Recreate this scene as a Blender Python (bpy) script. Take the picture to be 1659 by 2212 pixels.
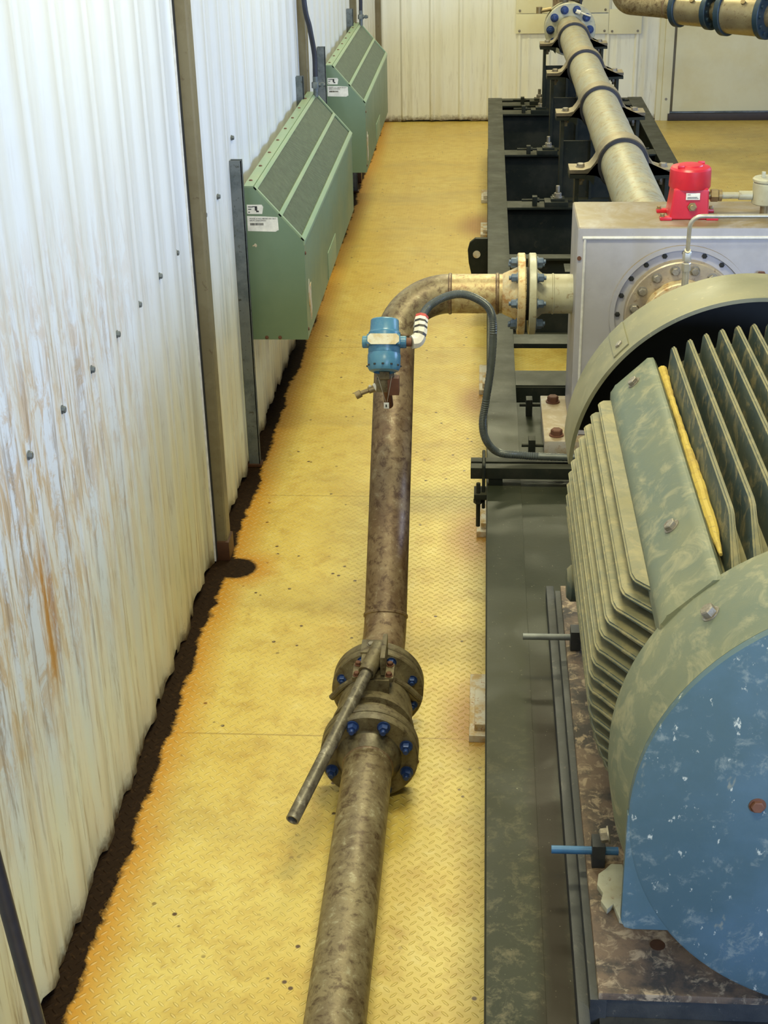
import bpy, bmesh, math, random
from mathutils import Vector, Matrix
random.seed(7)
PI = math.pi
S = bpy.context.scene
COL = S.collection
for o in list(bpy.data.objects): bpy.data.objects.remove(o)

# ------------------------------------------------------------------ camera
def _n(v): return Vector(v).normalized()
F_PX = 3050.0; CH = 3.1
d_ = _n((1056-829.5, -(-380-1106), -F_PX))
v_ = -_n((965-829.5, -(7500-1106), -F_PX))
v_ = (v_-d_*v_.dot(d_)).normalized()
x_ = d_.cross(v_)
cam = bpy.data.cameras.new('camera'); camo = bpy.data.objects.new('camera', cam); COL.objects.link(camo)
camo.matrix_world = Matrix.Translation((0, 0, CH)) @ Matrix((x_, d_, v_)).to_4x4()
cam.sensor_fit = 'VERTICAL'; cam.sensor_height = 36; cam.sensor_width = 27
cam.lens = F_PX/2212*36; cam.clip_start = .05; cam.clip_end = 100
S.camera = camo

# ------------------------------------------------------------------ light
S.view_settings.view_transform = 'Standard'; S.view_settings.look = 'None'
S.view_settings.gamma = 1; S.view_settings.use_curve_mapping = False
S.view_settings.exposure = 0.3
w = bpy.data.worlds.new('world'); S.world = w; w.use_nodes = True
w.node_tree.nodes['Background'].inputs[0].default_value = (1, .96, .8, 1)
w.node_tree.nodes['Background'].inputs[1].default_value = .07
def area(name, loc, tgt, sx, sy, power, col):
    l = bpy.data.lights.new(name, 'AREA'); l.shape = 'RECTANGLE'; l.size = sx; l.size_y = sy
    l.energy = power; l.color = col
    o = bpy.data.objects.new(name, l); COL.objects.link(o); o.location = loc
    o.rotation_euler = (Vector(tgt)-Vector(loc)).to_track_quat('-Z', 'Y').to_euler()
    return o
WARM = (1, .95, .60)
for i, yy in enumerate((1.2, 4.6, 8.2, 11.8, 15.0)):
    area('ceiling_lamp', (.1, yy, 4.35), (.1, yy, 0), 1.3, .35, (74, 84, 80, 84, 66)[i], WARM)
area('daylight_door', (3.6, -2.6, 2.9), (-.4, 5.2, .9), 2.6, 2.2, 420, (.42, .60, 1))
area('cool_fill_right', (5.6, 8.0, 2.6), (-1.2, 8.6, 1.7), 5.0, 1.6, 300, (.40, .58, 1))  # added cool fill for the left wall; no window stands there

# ------------------------------------------------------------------ materials
def newmat(name):
    m = bpy.data.materials.new(name); m.use_nodes = True
    nt = m.node_tree; b = nt.nodes['Principled BSDF']
    return m, nt, b
class NT:
    def __init__(s, nt): s.nt = nt; s.L = nt.links
    def n(s, t, **k):
        x = s.nt.nodes.new(t)
        for a, b in k.items(): setattr(x, a, b)
        return x
    def set(s, sock, v):
        if hasattr(v, 'links') or isinstance(v, bpy.types.NodeSocket): s.L.new(v, sock)
        else: sock.default_value = v
    def math(s, op, a, b=0.0, c=None, clamp=False):
        x = s.n('ShaderNodeMath', operation=op); x.use_clamp = clamp
        s.set(x.inputs[0], a); s.set(x.inputs[1], b)
        if c is not None: s.set(x.inputs[2], c)
        return x.outputs[0]
    def pos(s):
        return s.n('ShaderNodeNewGeometry').outputs['Position']
    def xyz(s, v):
        x = s.n('ShaderNodeSeparateXYZ'); s.L.new(v, x.inputs[0]); return x.outputs
    def mapped(s, v, scale):
        x = s.n('ShaderNodeMapping'); s.L.new(v, x.inputs[0]); x.inputs['Scale'].default_value = scale; return x.outputs[0]
    def noise(s, v, scale, det=4, rough=.6, dist=0):
        x = s.n('ShaderNodeTexNoise'); s.L.new(v, x.inputs['Vector'])
        x.inputs['Scale'].default_value = scale; x.inputs['Detail'].default_value = det
        x.inputs['Roughness'].default_value = rough; x.inputs['Distortion'].default_value = dist
        return x.outputs[0]
    def ramp(s, f, a, b, va=0.0, vb=1.0, clamp=True):
        x = s.n('ShaderNodeMapRange', clamp=clamp); s.set(x.inputs[0], f)
        x.inputs[1].default_value = a; x.inputs[2].default_value = b
        x.inputs[3].default_value = va; x.inputs[4].default_value = vb
        return x.outputs[0]
    def mix(s, f, a, b):
        x = s.n('ShaderNodeMix', data_type='RGBA'); s.set(x.inputs[0], f)
        for i, v in ((6, a), (7, b)):
            if isinstance(v, tuple): v = (*v[:3], 1)
            s.set(x.inputs[i], v)
        return x.outputs[2]
    def bump(s, h, strength, dist=.01, bsdf=None):
        x = s.n('ShaderNodeBump'); x.inputs['Strength'].default_value = strength
        x.inputs['Distance'].default_value = dist; s.L.new(h, x.inputs['Height'])
        if bsdf: s.L.new(x.outputs[0], bsdf.inputs['Normal'])
        return x.outputs[0]

def plain(name, col, rough=.5, metal=0.0, bump=0.0):
    m, nt, b = newmat(name); k = NT(nt)
    b.inputs['Roughness'].default_value = rough; b.inputs['Metallic'].default_value = metal
    p = k.pos(); n = k.noise(p, 25, 5)
    c = k.mix(k.ramp(n, .3, .7), tuple(x*.8 for x in col), tuple(min(1, x*1.15) for x in col))
    nt.links.new(c, b.inputs['Base Color'])
    if bump: k.bump(k.noise(p, 220, 3), bump, .003, b)
    return m
def grime(name, c1, c2, c3, s1=6, s2=30, t1=(.45, .6), t2=(.58, .68), rough=(.35, .7), metal=0.0, bump=.3, dust=None, dust_amt=.8, stretch=(1, 1, 1), spec=.5):
    """paint c1, blotches c2, small spots c3, optional settled dust on upward faces"""
    m, nt, b = newmat(name); k = NT(nt)
    p = k.mapped(k.pos(), stretch)
    n1 = k.noise(p, s1, 6, .65); n2 = k.noise(p, s2, 5, .7, .6)
    f1 = k.ramp(n1, *t1); f2 = k.ramp(n2, *t2)
    c = k.mix(f1, c1, c2); c = k.mix(f2, c, c3)
    r = k.ramp(n1, .3, .7, rough[0], rough[1])
    if dust:
        g = k.n('ShaderNodeNewGeometry').outputs['Normal']
        nz = k.xyz(g)[2]
        f = k.ramp(nz, .15, .8); f = k.math('MULTIPLY', f, k.ramp(k.noise(p, s1*1.7, 6, .7, .8), .3, .55, .5, 1.0))
        f = k.math('MULTIPLY', f, dust_amt)
        c = k.mix(f, c, dust)
    nt.links.new(c, b.inputs['Base Color']); nt.links.new(r, b.inputs['Roughness'])
    b.inputs['Metallic'].default_value = metal; b.inputs['Specular IOR Level'].default_value = spec
    if bump: k.bump(n2, bump, .004, b)
    return m

def mat_floor():
    m, nt, b = newmat('tread_plate'); k = NT(nt)
    p = k.pos(); X, Y, Z = k.xyz(p)
    s = 1/.031/math.sqrt(2)
    u = k.math('MULTIPLY', k.math('ADD', X, Y), s); v = k.math('MULTIPLY', k.math('SUBTRACT', X, Y), s)
    fu = k.math('SUBTRACT', k.math('FRACT', u), .5); fv = k.math('SUBTRACT', k.math('FRACT', v), .5)
    par = k.math('FLOORED_MODULO', k.math('ADD', k.math('FLOOR', u), k.math('FLOOR', v)), 2.0)
    def lens(a, bb):
        a = k.math('DIVIDE', a, .46); bb = k.math('DIVIDE', bb, .15)
        q = k.math('ADD', k.math('MULTIPLY', a, a), k.math('MULTIPLY', bb, bb))
        return k.math('MAXIMUM', k.math('SUBTRACT', 1.0, q), 0.0)
    A = lens(fu, fv); B = lens(fv, fu)
    bar = k.math('ADD', k.math('MULTIPLY', A, k.math('SUBTRACT', 1.0, par)), k.math('MULTIPLY', B, par))
    bar = k.math('POWER', bar, .6)
    n1 = k.noise(p, 1.3, 6, .6); n2 = k.noise(p, 9, 6, .7, .4); n3 = k.noise(p, 45, 4, .7)
    c = k.mix(k.ramp(n1, .35, .65), (.66, .52, .14), (.60, .43, .09))
    c = k.mix(k.ramp(n2, .48, .68, 0, .7), c, (.44, .27, .045))
    c = k.mix(k.ramp(n2, .42, .25, 0, .6), c, (.74, .63, .27))
    # far part of the floor is a patchier, darker ochre
    c = k.mix(k.math('MULTIPLY', k.ramp(Y, 5.5, 12, 0, .55), k.ramp(n2, .3, .6, .5, 1)), c, (.52, .33, .05))
    n5 = k.noise(k.mapped(p, (.8, 2.2, 1)), 1.1, 5, .6, .6)
    c = k.mix(k.ramp(n5, .52, .70, 0, .55), c, (.40, .28, .08))
    # plate joints
    for yj in (2.05, 4.42, 6.55, 8.85, 11.2, 13.6):
        d = k.math('ABSOLUTE', k.math('SUBTRACT', Y, yj + 0.0))
        c = k.mix(k.ramp(d, .002, .006, .6, 0), c, (.25, .15, .03))
    # specks of dirt
    vor = k.n('ShaderNodeTexVoronoi'); nt.links.new(p, vor.inputs['Vector']); vor.inputs['Scale'].default_value = 13
    sp = k.math('MULTIPLY', k.ramp(vor.outputs['Distance'], .08, .13, 1, 0), k.ramp(k.noise(p, 3, 3), .47, .54))
    c = k.mix(sp, c, (.09, .045, .012))
    # rust beside the skid pads
    for (yy, rr) in ((4.55, .16), (6.1, .18), (7.9, .16), (5.2, .0), (12.0, .25)):
        if rr == 0: continue
        dx = k.math('SUBTRACT', X, -.03); dy = k.math('MULTIPLY', k.math('SUBTRACT', Y, yy), .45)
        q = k.math('SQRT', k.math('ADD', k.math('MULTIPLY', dx, dx), k.math('MULTIPLY', dy, dy)))
        q = k.math('ADD', q, k.math('MULTIPLY', k.math('SUBTRACT', n2, .5), .16))
        c = k.mix(k.ramp(q, rr*.35, rr, .75, 0), c, (.28, .10, .012))
    # rust and wet sludge along the foot of the left wall
    e = k.math('SUBTRACT', X, -1.185)
    e = k.math('ADD', e, k.math('MULTIPLY', k.math('SUBTRACT', n2, .5), .10))
    e = k.math('ADD', e, k.math('MULTIPLY', k.math('SUBTRACT', k.noise(p, 2.2, 3), .5), .10))
    # sludge spreads round the foot of the first column
    dx = k.math('SUBTRACT', X, -1.14); dy = k.math('SUBTRACT', Y, 5.75)
    q = k.math('SUBTRACT', k.math('SQRT', k.math('ADD', k.math('MULTIPLY', dx, dx), k.math('MULTIPLY', dy, dy))), .09)
    e = k.math('MINIMUM', e, k.math('ADD', q, k.math('MULTIPLY', k.math('SUBTRACT', n3, .5), .03)))
    c = k.mix(k.ramp(e, .02, .15, .9, 0), c, (.50, .22, .01))
    wet = k.ramp(e, .0, .02, 1, 0)
    c = k.mix(wet, c, k.mix(k.ramp(n3, .55, .75), (.016, .007, .002), (.05, .025, .008)))
    c = k.mix(k.math('MULTIPLY', k.math('MULTIPLY', bar, .22), k.math('SUBTRACT', 1.0, wet)), c, (.95, .80, .38))
    nt.links.new(c, b.inputs['Base Color'])
    r = k.ramp(n2, .3, .7, .28, .52)
    nt.links.new(k.ramp(wet, 0, 1, .36, .75), b.inputs['Roughness'])
    nt.links.new(k.ramp(wet, 0, 1, .5, .12), b.inputs['Specular IOR Level'])
    h = k.math('ADD', bar, k.math('MULTIPLY', n3, .25))
    k.bump(h, .8, .0045, b)
    return m

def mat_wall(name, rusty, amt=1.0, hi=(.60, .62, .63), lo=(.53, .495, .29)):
    m, nt, b = newmat(name); k = NT(nt)
    p = k.pos(); X, Y, Z = k.xyz(p)
    st = k.mapped(p, (7, 7, .55)); st2 = k.mapped(p, (22, 22, 1.6))
    n1 = k.noise(st, 1.6, 6, .65, .3); n2 = k.noise(st2, 1.8, 6, .7, .5); n3 = k.noise(p, 30, 5, .7)
    base = k.mix(k.ramp(k.math('ADD', Z, k.math('MULTIPLY', n1, .8)), 1.95, .75, 0, 1), hi, lo)  # cool light above, warm below painted into the base, with a yellow dust film
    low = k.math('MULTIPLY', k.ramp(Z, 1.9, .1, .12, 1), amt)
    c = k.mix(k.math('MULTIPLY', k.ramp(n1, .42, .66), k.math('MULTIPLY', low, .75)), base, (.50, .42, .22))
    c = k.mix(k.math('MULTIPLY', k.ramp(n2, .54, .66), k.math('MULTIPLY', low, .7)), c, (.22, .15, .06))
    if rusty:
        yr = k.ramp(Y, 5.2, 3.6, 0, 1)
        zr = k.math('MULTIPLY', k.ramp(Z, .5, 1.0), k.ramp(Z, 2.2, 1.6))
        mask = k.math('MULTIPLY', yr, zr)
        n4 = k.noise(k.mapped(p, (10, 10, 3.2)), 1.6, 8, .78, .8)
        c = k.mix(k.math('MULTIPLY', k.ramp(n4, .48, .57), k.math('MULTIPLY', mask, .7)), c, (.44, .27, .10))
        c = k.mix(k.math('MULTIPLY', k.ramp(n2, .50, .60), k.math('MULTIPLY', mask, .55)), c, (.24, .16, .08))
        # one heavy rust run
        dy = k.math('ABSOLUTE', k.math('SUBTRACT', Y, k.math('ADD', 3.45, k.math('MULTIPLY', n3, .06))))
        run = k.math('MULTIPLY', k.ramp(dy, .03, .1, 1, 0), k.math('MULTIPLY', k.ramp(Z, .75, .9), k.ramp(Z, 1.35, 1.2)))
        c = k.mix(k.math('MULTIPLY', run, k.ramp(n4, .35, .55)), c, (.36, .15, .03))
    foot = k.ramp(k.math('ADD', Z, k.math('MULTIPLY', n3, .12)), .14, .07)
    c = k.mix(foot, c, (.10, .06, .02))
    nt.links.new(c, b.inputs['Base Color'])
    b.inputs['Roughness'].default_value = .38
    k.bump(k.noise(p, 6, 3), .15, .01, b)
    return m

def mat_pipe(name, c1, c2, c3, c4):
    m, nt, b = newmat(name); k = NT(nt)
    p = k.pos()
    n1 = k.noise(p, 5, 6, .6, .5); n2 = k.noise(p, 26, 6, .75, .4); n3 = k.noise(p, 120, 4, .7)
    c = k.mix(k.ramp(n1, .38, .62), c1, c2)
    c = k.mix(k.ramp(n2, .50, .62, 0, .85), c, c3)
    c = k.mix(k.ramp(n2, .44, .33, 0, .8), c, c4)
    c = k.mix(k.ramp(n3, .62, .7, 0, .6), c, tuple(x*.3 for x in c1))
    nt.links.new(c, b.inputs['Base Color'])
    nt.links.new(k.ramp(n1, .3, .7, .35, .6), b.inputs['Roughness'])
    b.inputs['Metallic'].default_value = .25
    k.bump(n2, .25, .003, b)
    return m

def mat_deck():
    m, nt, b = newmat('wet_deck'); k = NT(nt)
    p = k.pos(); X, Y, Z = k.xyz(p)
    n1 = k.noise(p, 3.5, 6, .6, .5); n2 = k.noise(p, 22, 7, .75, .4); n3 = k.noise(p, 75, 4, .7)
    c = k.mix(k.ramp(n1, .4, .62), (.022, .025, .015), (.036, .037, .022))
    near = k.ramp(Y, 3.9, 2.3)
    c = k.mix(k.math('MULTIPLY', k.ramp(n2, .50, .66), k.math('MULTIPLY', near, .6)), c, (.20, .165, .09))
    # brown oily run beside the motor base
    e = k.math('ABSOLUTE', k.math('SUBTRACT', X, k.math('ADD', .155, k.math('MULTIPLY', n1, .09))))
    c = k.mix(k.math('MULTIPLY', k.ramp(e, .02, .07, 1, 0), k.ramp(Y, 4.2, 3.6)), c, (.016, .010, .004))
    c = k.mix(k.ramp(n3, .68, .72, 0, .6), c, (.35, .33, .22))
    nt.links.new(c, b.inputs['Base Color'])
    nt.links.new(k.ramp(n1, .35, .65, .28, .5), b.inputs['Roughness'])
    b.inputs['Specular IOR Level'].default_value = .13
    k.bump(n2, .12, .004, b)
    return m

def mat_cover():
    m, nt, b = newmat('blue_cover_paint'); k = NT(nt)
    p = k.pos()
    n1 = k.noise(p, 4, 6, .6); n2 = k.noise(p, 18, 7, .75, .3); n3 = k.noise(k.mapped(p, (1, 1, .5)), 42, 5, .7)
    c = k.mix(k.ramp(n1, .38, .62), (.060, .105, .122), (.075, .13, .165))
    c = k.mix(k.ramp(n2, .56, .68, 0, .65), c, (.24, .27, .24))
    n6 = k.noise(k.mapped(p, (1, 1, .45)), 9, 5, .6, .3)
    c = k.mix(k.ramp(n6, .66, .71, 0, .8), c, (.30, .28, .19))
    c = k.mix(k.ramp(n3, .63, .68, 0, .9), c, (.50, .50, .42))
    nt.links.new(c, b.inputs['Base Color'])
    nt.links.new(k.ramp(n2, .3, .7, .3, .55), b.inputs['Roughness'])
    k.bump(n2, .12, .004, b)
    return m

M = {}
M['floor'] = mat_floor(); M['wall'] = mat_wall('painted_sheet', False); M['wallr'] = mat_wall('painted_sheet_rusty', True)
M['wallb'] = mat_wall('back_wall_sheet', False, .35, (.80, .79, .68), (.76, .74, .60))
M['pipe'] = mat_pipe('weathered_pipe', (.17, .125, .065), (.27, .215, .115), (.075, .042, .02), (.40, .36, .23))
M['piper'] = mat_pipe('rusty_pipe', (.15, .092, .048), (.24, .17, .095), (.065, .03, .015), (.34, .28, .18))
M['flange'] = mat_pipe('flange_steel', (0.128, 0.105, 0.060), (0.180, 0.143, 0.075), (0.068, 0.045, 0.022), (0.240, 0.203, 0.112))
M['flanger'] = mat_pipe('rusty_flange', (.55, .45, .28), (.62, .48, .25), (.38, .18, .05), (.65, .6, .42))
M['cream'] = grime('cream_paint', (0.442, 0.425, 0.306), (0.374, 0.340, 0.221), (0.255, 0.187, 0.102), 5, 30, bump=.1, rough=(.3, .5))
M['barrel'] = mat_pipe('pump_barrel_steel', (0.307, 0.299, 0.230), (0.348, 0.307, 0.195), (0.237, 0.181, 0.091), (0.251, 0.293, 0.265))
M['skid'] = grime('black_skid_paint', (0.015, 0.018, 0.014), (0.025, 0.026, 0.019), (0.044, 0.039, 0.022), 5, 30, t2=(.6, .75), rough=(.35, .6), bump=.1, dust=(0.046, 0.045, 0.028), dust_amt=.75, spec=.15)
M['deck'] = mat_deck()
M['base'] = grime('caked_base_steel', (.15, .095, .055), (.05, .04, .03), (.34, .25, .15), 5, 26, t1=(.47, .58), t2=(.52, .64), rough=(.5, .8), bump=.6)
M['basedark'] = grime('dark_base_paint', (0.021, 0.023, 0.025), (0.035, 0.035, 0.032), (0.112, 0.098, 0.070), 5, 35, t2=(.62, .72), bump=.3)
M['motor'] = grime('motor_paint', (.042, .066, .064), (.066, .082, .06), (.22, .19, .10), 7, 17, t1=(.4, .62), t2=(.50, .64), rough=(.45, .7), bump=.25, dust=(.25, .215, .10), dust_amt=.7)
M['bracket'] = grime('motor_bracket_paint', (0.102, 0.128, 0.093), (0.162, 0.170, 0.102), (0.306, 0.281, 0.162), 4, 13, t1=(.35, .65), t2=(.5, .75), rough=(.45, .7), bump=.25, stretch=(0.850, 0.850, 1.190))
M['cowl'] = grime('cowl_paint', (0.170, 0.162, 0.093), (0.221, 0.204, 0.119), (0.272, 0.238, 0.136), 4, 30, t2=(.6, .7), bump=.1)
M['cover'] = mat_cover()
M['yellowdust'] = grime('yellow_residue', (.50, .37, .08), (.40, .28, .07), (.25, .2, .08), 14, 50, rough=(.7, .9), bump=.3)
M['green'] = grime('heater_green', (0.136, 0.200, 0.124), (0.148, 0.212, 0.132), (0.112, 0.152, 0.088), 3, 60, t2=(.7, .8), rough=(.35, .5), bump=.03)
M['greenl'] = grime('heater_frame_green', (0.208, 0.288, 0.176), (0.240, 0.304, 0.184), (0.288, 0.240, 0.160), 4, 40, t2=(.72, .8), rough=(.35, .5), bump=.03)
M['slat'] = plain('grille_slat_green', (0.115, 0.144, 0.091), .45, .1)
M['dark'] = plain('dark_void', (.012, .012, .01), .7)
M['black'] = plain('black_rubber', (.018, .018, .025), .45)
M['galv'] = grime('galvanised_steel', (0.160, 0.176, 0.176), (0.104, 0.120, 0.120), (0.064, 0.064, 0.048), 8, 40, metal=.5, bump=.1)
M['column'] = grime('tan_column_paint', (0.158, 0.131, 0.069), (0.126, 0.100, 0.047), (0.069, 0.042, 0.015), 3, 20, t2=(.62, .72), bump=.1)
M['rustfoot'] = plain('rusty_foot', (.06, .022, .008), .5)
M['box'] = grime('silver_grey_paint', (.39, .375, .40), (.34, .325, .34), (.25, .20, .16), 3, 40, t2=(.68, .78), rough=(.3, .5), bump=.05, dust=(.21, .155, .075), dust_amt=1.0)
M['weld'] = plain('painted_weld', (.62, .60, .56), .4)
M['ringsteel'] = grime('stained_ring', (.33, .27, .20), (.42, .34, .22), (.2, .13, .07), 10, 40, rough=(.3, .5), metal=.3, bump=.1)
M['bolt'] = grime('steel_bolt', (.30, .27, .22), (.2, .17, .12), (.12, .08, .05), 20, 60, metal=.5)
M['rustbolt'] = plain('rusty_bolt', (.13, .05, .025), .7)
M['bluebolt'] = plain('blue_coated_stud', (.018, .045, .16), .4, .2)
M['greyblue'] = plain('faded_blue_stud', (.10, .14, .20), .5, .2)
M['red'] = grime('red_enamel', (.60, .018, .035), (.52, .015, .03), (.5, .06, .04), 6, 50, t2=(.7, .8), rough=(.25, .4), bump=.03)
M['white'] = plain('white_label', (.75, .73, .66), .6)
M['ink'] = plain('black_ink', (.03, .03, .03), .7)
M['bronze'] = plain('dirty_brass', (.30, .22, .10), .45, .5)
M['transm'] = grime('transmitter_blue', (.055, .17, .27), (.075, .20, .28), (.04, .10, .14), 14, 50, t2=(.68, .76), rough=(.22, .35), bump=.03)
M['tag'] = grime('brushed_tag', (.55, .50, .36), (.5, .4, .22), (.4, .28, .12), 20, 60, metal=.3)
M['steel'] = plain('stainless_tube', (.46, .42, .33), .35, .6)
M['conduit'] = plain('grey_conduit', (.075, .085, .08), .3, .1)
M['stripew'] = plain('white_tape', (.70, .64, .5), .6)
M['stripek'] = plain('black_tape', (.03, .025, .02), .5)
M['redtape'] = plain('red_fitting', (.45, .06, .04), .5)
M['wvalve'] = grime('plated_valve_body', (.33, .27, .16), (.40, .34, .2), (.22, .15, .08), 5, 30, metal=.55, rough=(.25, .4), bump=.05)
M['navy'] = plain('navy_flange', (.02, .045, .07), .45, .2)
M['ivory'] = grime('ivory_door', (.72, .68, .46), (.68, .62, .38), (.6, .5, .28), 1.2, 14, t2=(.66, .8), rough=(.35, .5), bump=.03)
M['doordark'] = plain('dark_threshold', (.035, .022, .012), .5)
M['shim'] = grime('pale_pad', (.55, .5, .4), (.45, .3, .12), (.3, .12, .03), 12, 40)
M['ceil'] = plain('ceiling_white', (.36, .35, .30), .8)
M['jack_pale'] = plain('pale_jack_bolt', (.18, .19, .18), .5, .3)
M['jack_blue'] = plain('blue_jack_bolt', (.05, .16, .33), .45, .1)

# ------------------------------------------------------------------ mesh helpers
class B:
    def __init__(s): s.b = bmesh.new()
    def merge(s, bm, mtx=None):
        if mtx is not None: bm.transform(mtx)
        me = bpy.data.meshes.new('t'); bm.to_mesh(me); bm.free(); s.b.from_mesh(me); bpy.data.meshes.remove(me)
    def box(s, x0, x1, y0, y1, z0, z1, bev=0.0, mtx=None, seg=2):
        bm = bmesh.new(); bmesh.ops.create_cube(bm, size=1)
        for v in bm.verts:
            v.co = Vector(((x0+x1)/2+v.co.x*(x1-x0), (y0+y1)/2+v.co.y*(y1-y0), (z0+z1)/2+v.co.z*(z1-z0)))
        if bev: bmesh.ops.bevel(bm, geom=bm.edges[:], offset=bev, segments=seg, affect='EDGES', profile=.7)
        s.merge(bm, mtx); return s
    def poly(s, pts, a, b, axis='y', bev=0.0):
        """extrude polygon; pts are (u,v): axis y ->(x,z), x->(y,z), z->(x,y)"""
        bm = bmesh.new()
        def P(u, v, w):
            return {'y': (u, w, v), 'x': (w, u, v), 'z': (u, v, w)}[axis]
        vs = [bm.verts.new(P(u, v, a)) for u, v in pts]; f = bm.faces.new(vs)
        r = bmesh.ops.extrude_face_region(bm, geom=[f]); dv = Vector(P(0, 0, b-a))
        bmesh.ops.translate(bm, vec=dv, verts=[e for e in r['geom'] if isinstance(e, bmesh.types.BMVert)])
        bmesh.ops.recalc_face_normals(bm, faces=bm.faces[:])
        if bev: bmesh.ops.bevel(bm, geom=bm.edges[:], offset=bev, segments=2, affect='EDGES', profile=.7)
        s.merge(bm); return s
    def lathe(s, prof, p0, axis, n=48, a0=0, a1=2*PI, closed=False):
        """prof: list (r, t along axis); revolve around axis from p0"""
        bm = bmesh.new(); ax = Vector(axis).normalized(); q = ax.to_track_quat('Z', 'Y'); p0 = Vector(p0)
        full = abs(a1-a0-2*PI) < 1e-6; m = n if full else n+1
        rings = []
        for r, t in prof:
            if r < 1e-6: rings.append([bm.verts.new(p0+q @ Vector((0, 0, t)))]); continue
            rings.append([bm.verts.new(p0+q @ Vector((r*math.cos(a0+(a1-a0)*i/n), r*math.sin(a0+(a1-a0)*i/n), t))) for i in range(m)])
        pairs = list(zip(rings, rings[1:]))
        if closed: pairs.append((rings[-1], rings[0]))
        for A, C in pairs:
            for i in range(n):
                j = (i+1) % m
                if len(A) == 1 and len(C) == 1: continue
                if len(A) == 1: f = (A[0], C[i], C[j])
                elif len(C) == 1: f = (A[i], A[j], C[0])
                else: f = (A[i], A[j], C[j], C[i])
                try: bm.faces.new(f)
                except ValueError: pass
        bmesh.ops.recalc_face_normals(bm, faces=bm.faces[:])
        s.merge(bm); return s
    def cyl(s, p0, p1, r, n=32, r2=None, bev=0.0, inner=None):
        p0 = Vector(p0); p1 = Vector(p1); L = (p1-p0).length; r2 = r if r2 is None else r2
        if inner:
            prof = [(inner, 0), (r, 0), (r2, L), (inner, L)]
            return s.lathe(prof, p0, p1-p0, n, closed=True)
        if bev: prof = [(0, 0), (r-bev, 0), (r, bev), (r2, L-bev), (r2-bev, L), (0, L)]
        else: prof = [(0, 0), (r, 0), (r2, L), (0, L)]
        return s.lathe(prof, p0, p1-p0, n)
    def hex(s, p0, p1, r, ch=.15):
        p0 = Vector(p0); p1 = Vector(p1); L = (p1-p0).length
        return s.lathe([(0, 0), (r, 0), (r, L*(1-ch)), (r*.85, L), (0, L)], p0, p1-p0, 6)
    def tube(s, pts, r, n=12, rings=None, cap=True, inner=None):
        """sweep a circle along points (dense), parallel transport; rings: optional radius per point"""
        bm = bmesh.new(); pts = [Vector(p) for p in pts]; N = len(pts)
        tang = [(pts[min(i+1, N-1)]-pts[max(i-1, 0)]).normalized() for i in range(N)]
        u = tang[0].orthogonal().normalized(); R = []
        for i in range(N):
            u = (u-tang[i]*u.dot(tang[i])).normalized(); v = tang[i].cross(u)
            rr = rings[i] if rings else r
            R.append([bm.verts.new(pts[i]+(u*math.cos(2*PI*k/n)+v*math.sin(2*PI*k/n))*rr) for k in range(n)])
        for A, C in zip(R, R[1:]):
            for k in range(n): bm.faces.new((A[k], A[(k+1) % n], C[(k+1) % n], C[k]))
        if cap and not inner:
            bm.faces.new(R[0][::-1]); bm.faces.new(R[-1])
        bmesh.ops.recalc_face_normals(bm, faces=bm.faces[:])
        s.merge(bm); return s
def smooth_path(ctrl, k=10):
    P = [Vector(c) for c in ctrl]; P = [P[0]*2-P[1]]+P+[P[-1]*2-P[-2]]; out = []
    for i in range(1, len(P)-2):
        for j in range(k):
            t = j/k; a, b, c, d = P[i-1:i+3]
            out.append(.5*((2*b)+(-a+c)*t+(2*a-5*b+4*c-d)*t*t+(-a+3*b-3*c+d)*t*t*t))
    out.append(P[-2]); return out
def fillet_path(ctrl, rad, k=10):
    P = [Vector(c) for c in ctrl]; out = [P[0]]
    for i in range(1, len(P)-1):
        a = (P[i-1]-P[i]).normalized(); c = (P[i+1]-P[i]).normalized()
        ang = a.angle(c); dd = rad/math.tan(ang/2)
        ctr = P[i]+(a+c).normalized()*(rad/math.sin(ang/2))
        s0 = P[i]+a*dd-ctr; s1 = P[i]+c*dd-ctr
        for j in range(k+1):
            t = j/k; tot = s0.angle(s1)
            out.append(ctr+(s0*math.sin((1-t)*tot)+s1*math.sin(t*tot))/math.sin(tot))
    out.append(P[-1]); return out

def finish(o, smooth=35):
    me = o.data
    for p in me.polygons: p.use_smooth = True
    me.set_sharp_from_angle(angle=math.radians(smooth))
def setp(o, label=None, cat=None, group=None, kind=None):
    if label: o['label'] = label
    if cat: o['category'] = cat
    if group: o['group'] = group
    if kind: o['kind'] = kind
    return o
def root(name, loc, label, cat, group=None):
    o = bpy.data.objects.new(name, None); o.empty_display_size = .1; COL.objects.link(o)
    o.location = loc; return setp(o, label, cat, group)
def world_off(o):
    v = Vector((0, 0, 0))
    while o: v += o.location; o = o.parent
    return v
def obj(name, b, m, parent=None, origin=None, label=None, smooth=35):
    """build in world coordinates; child of parent, or top level with its own origin"""
    bm = b.b
    off = world_off(parent) if parent else (Vector(origin) if origin else Vector((0, 0, 0)))
    bmesh.ops.translate(bm, vec=-off, verts=bm.verts[:])
    me = bpy.data.meshes.new(name); bm.to_mesh(me); bm.free()
    o = bpy.data.objects.new(name, me); COL.objects.link(o)
    me.materials.append(M[m] if isinstance(m, str) else m)
    if parent: o.parent = parent
    else: o.location = off
    if label: o['label'] = label
    finish(o, smooth); return o
def struct(name, b, m, **k):
    o = obj(name, b, m, **k); o['kind'] = 'structure'; return o
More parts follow.
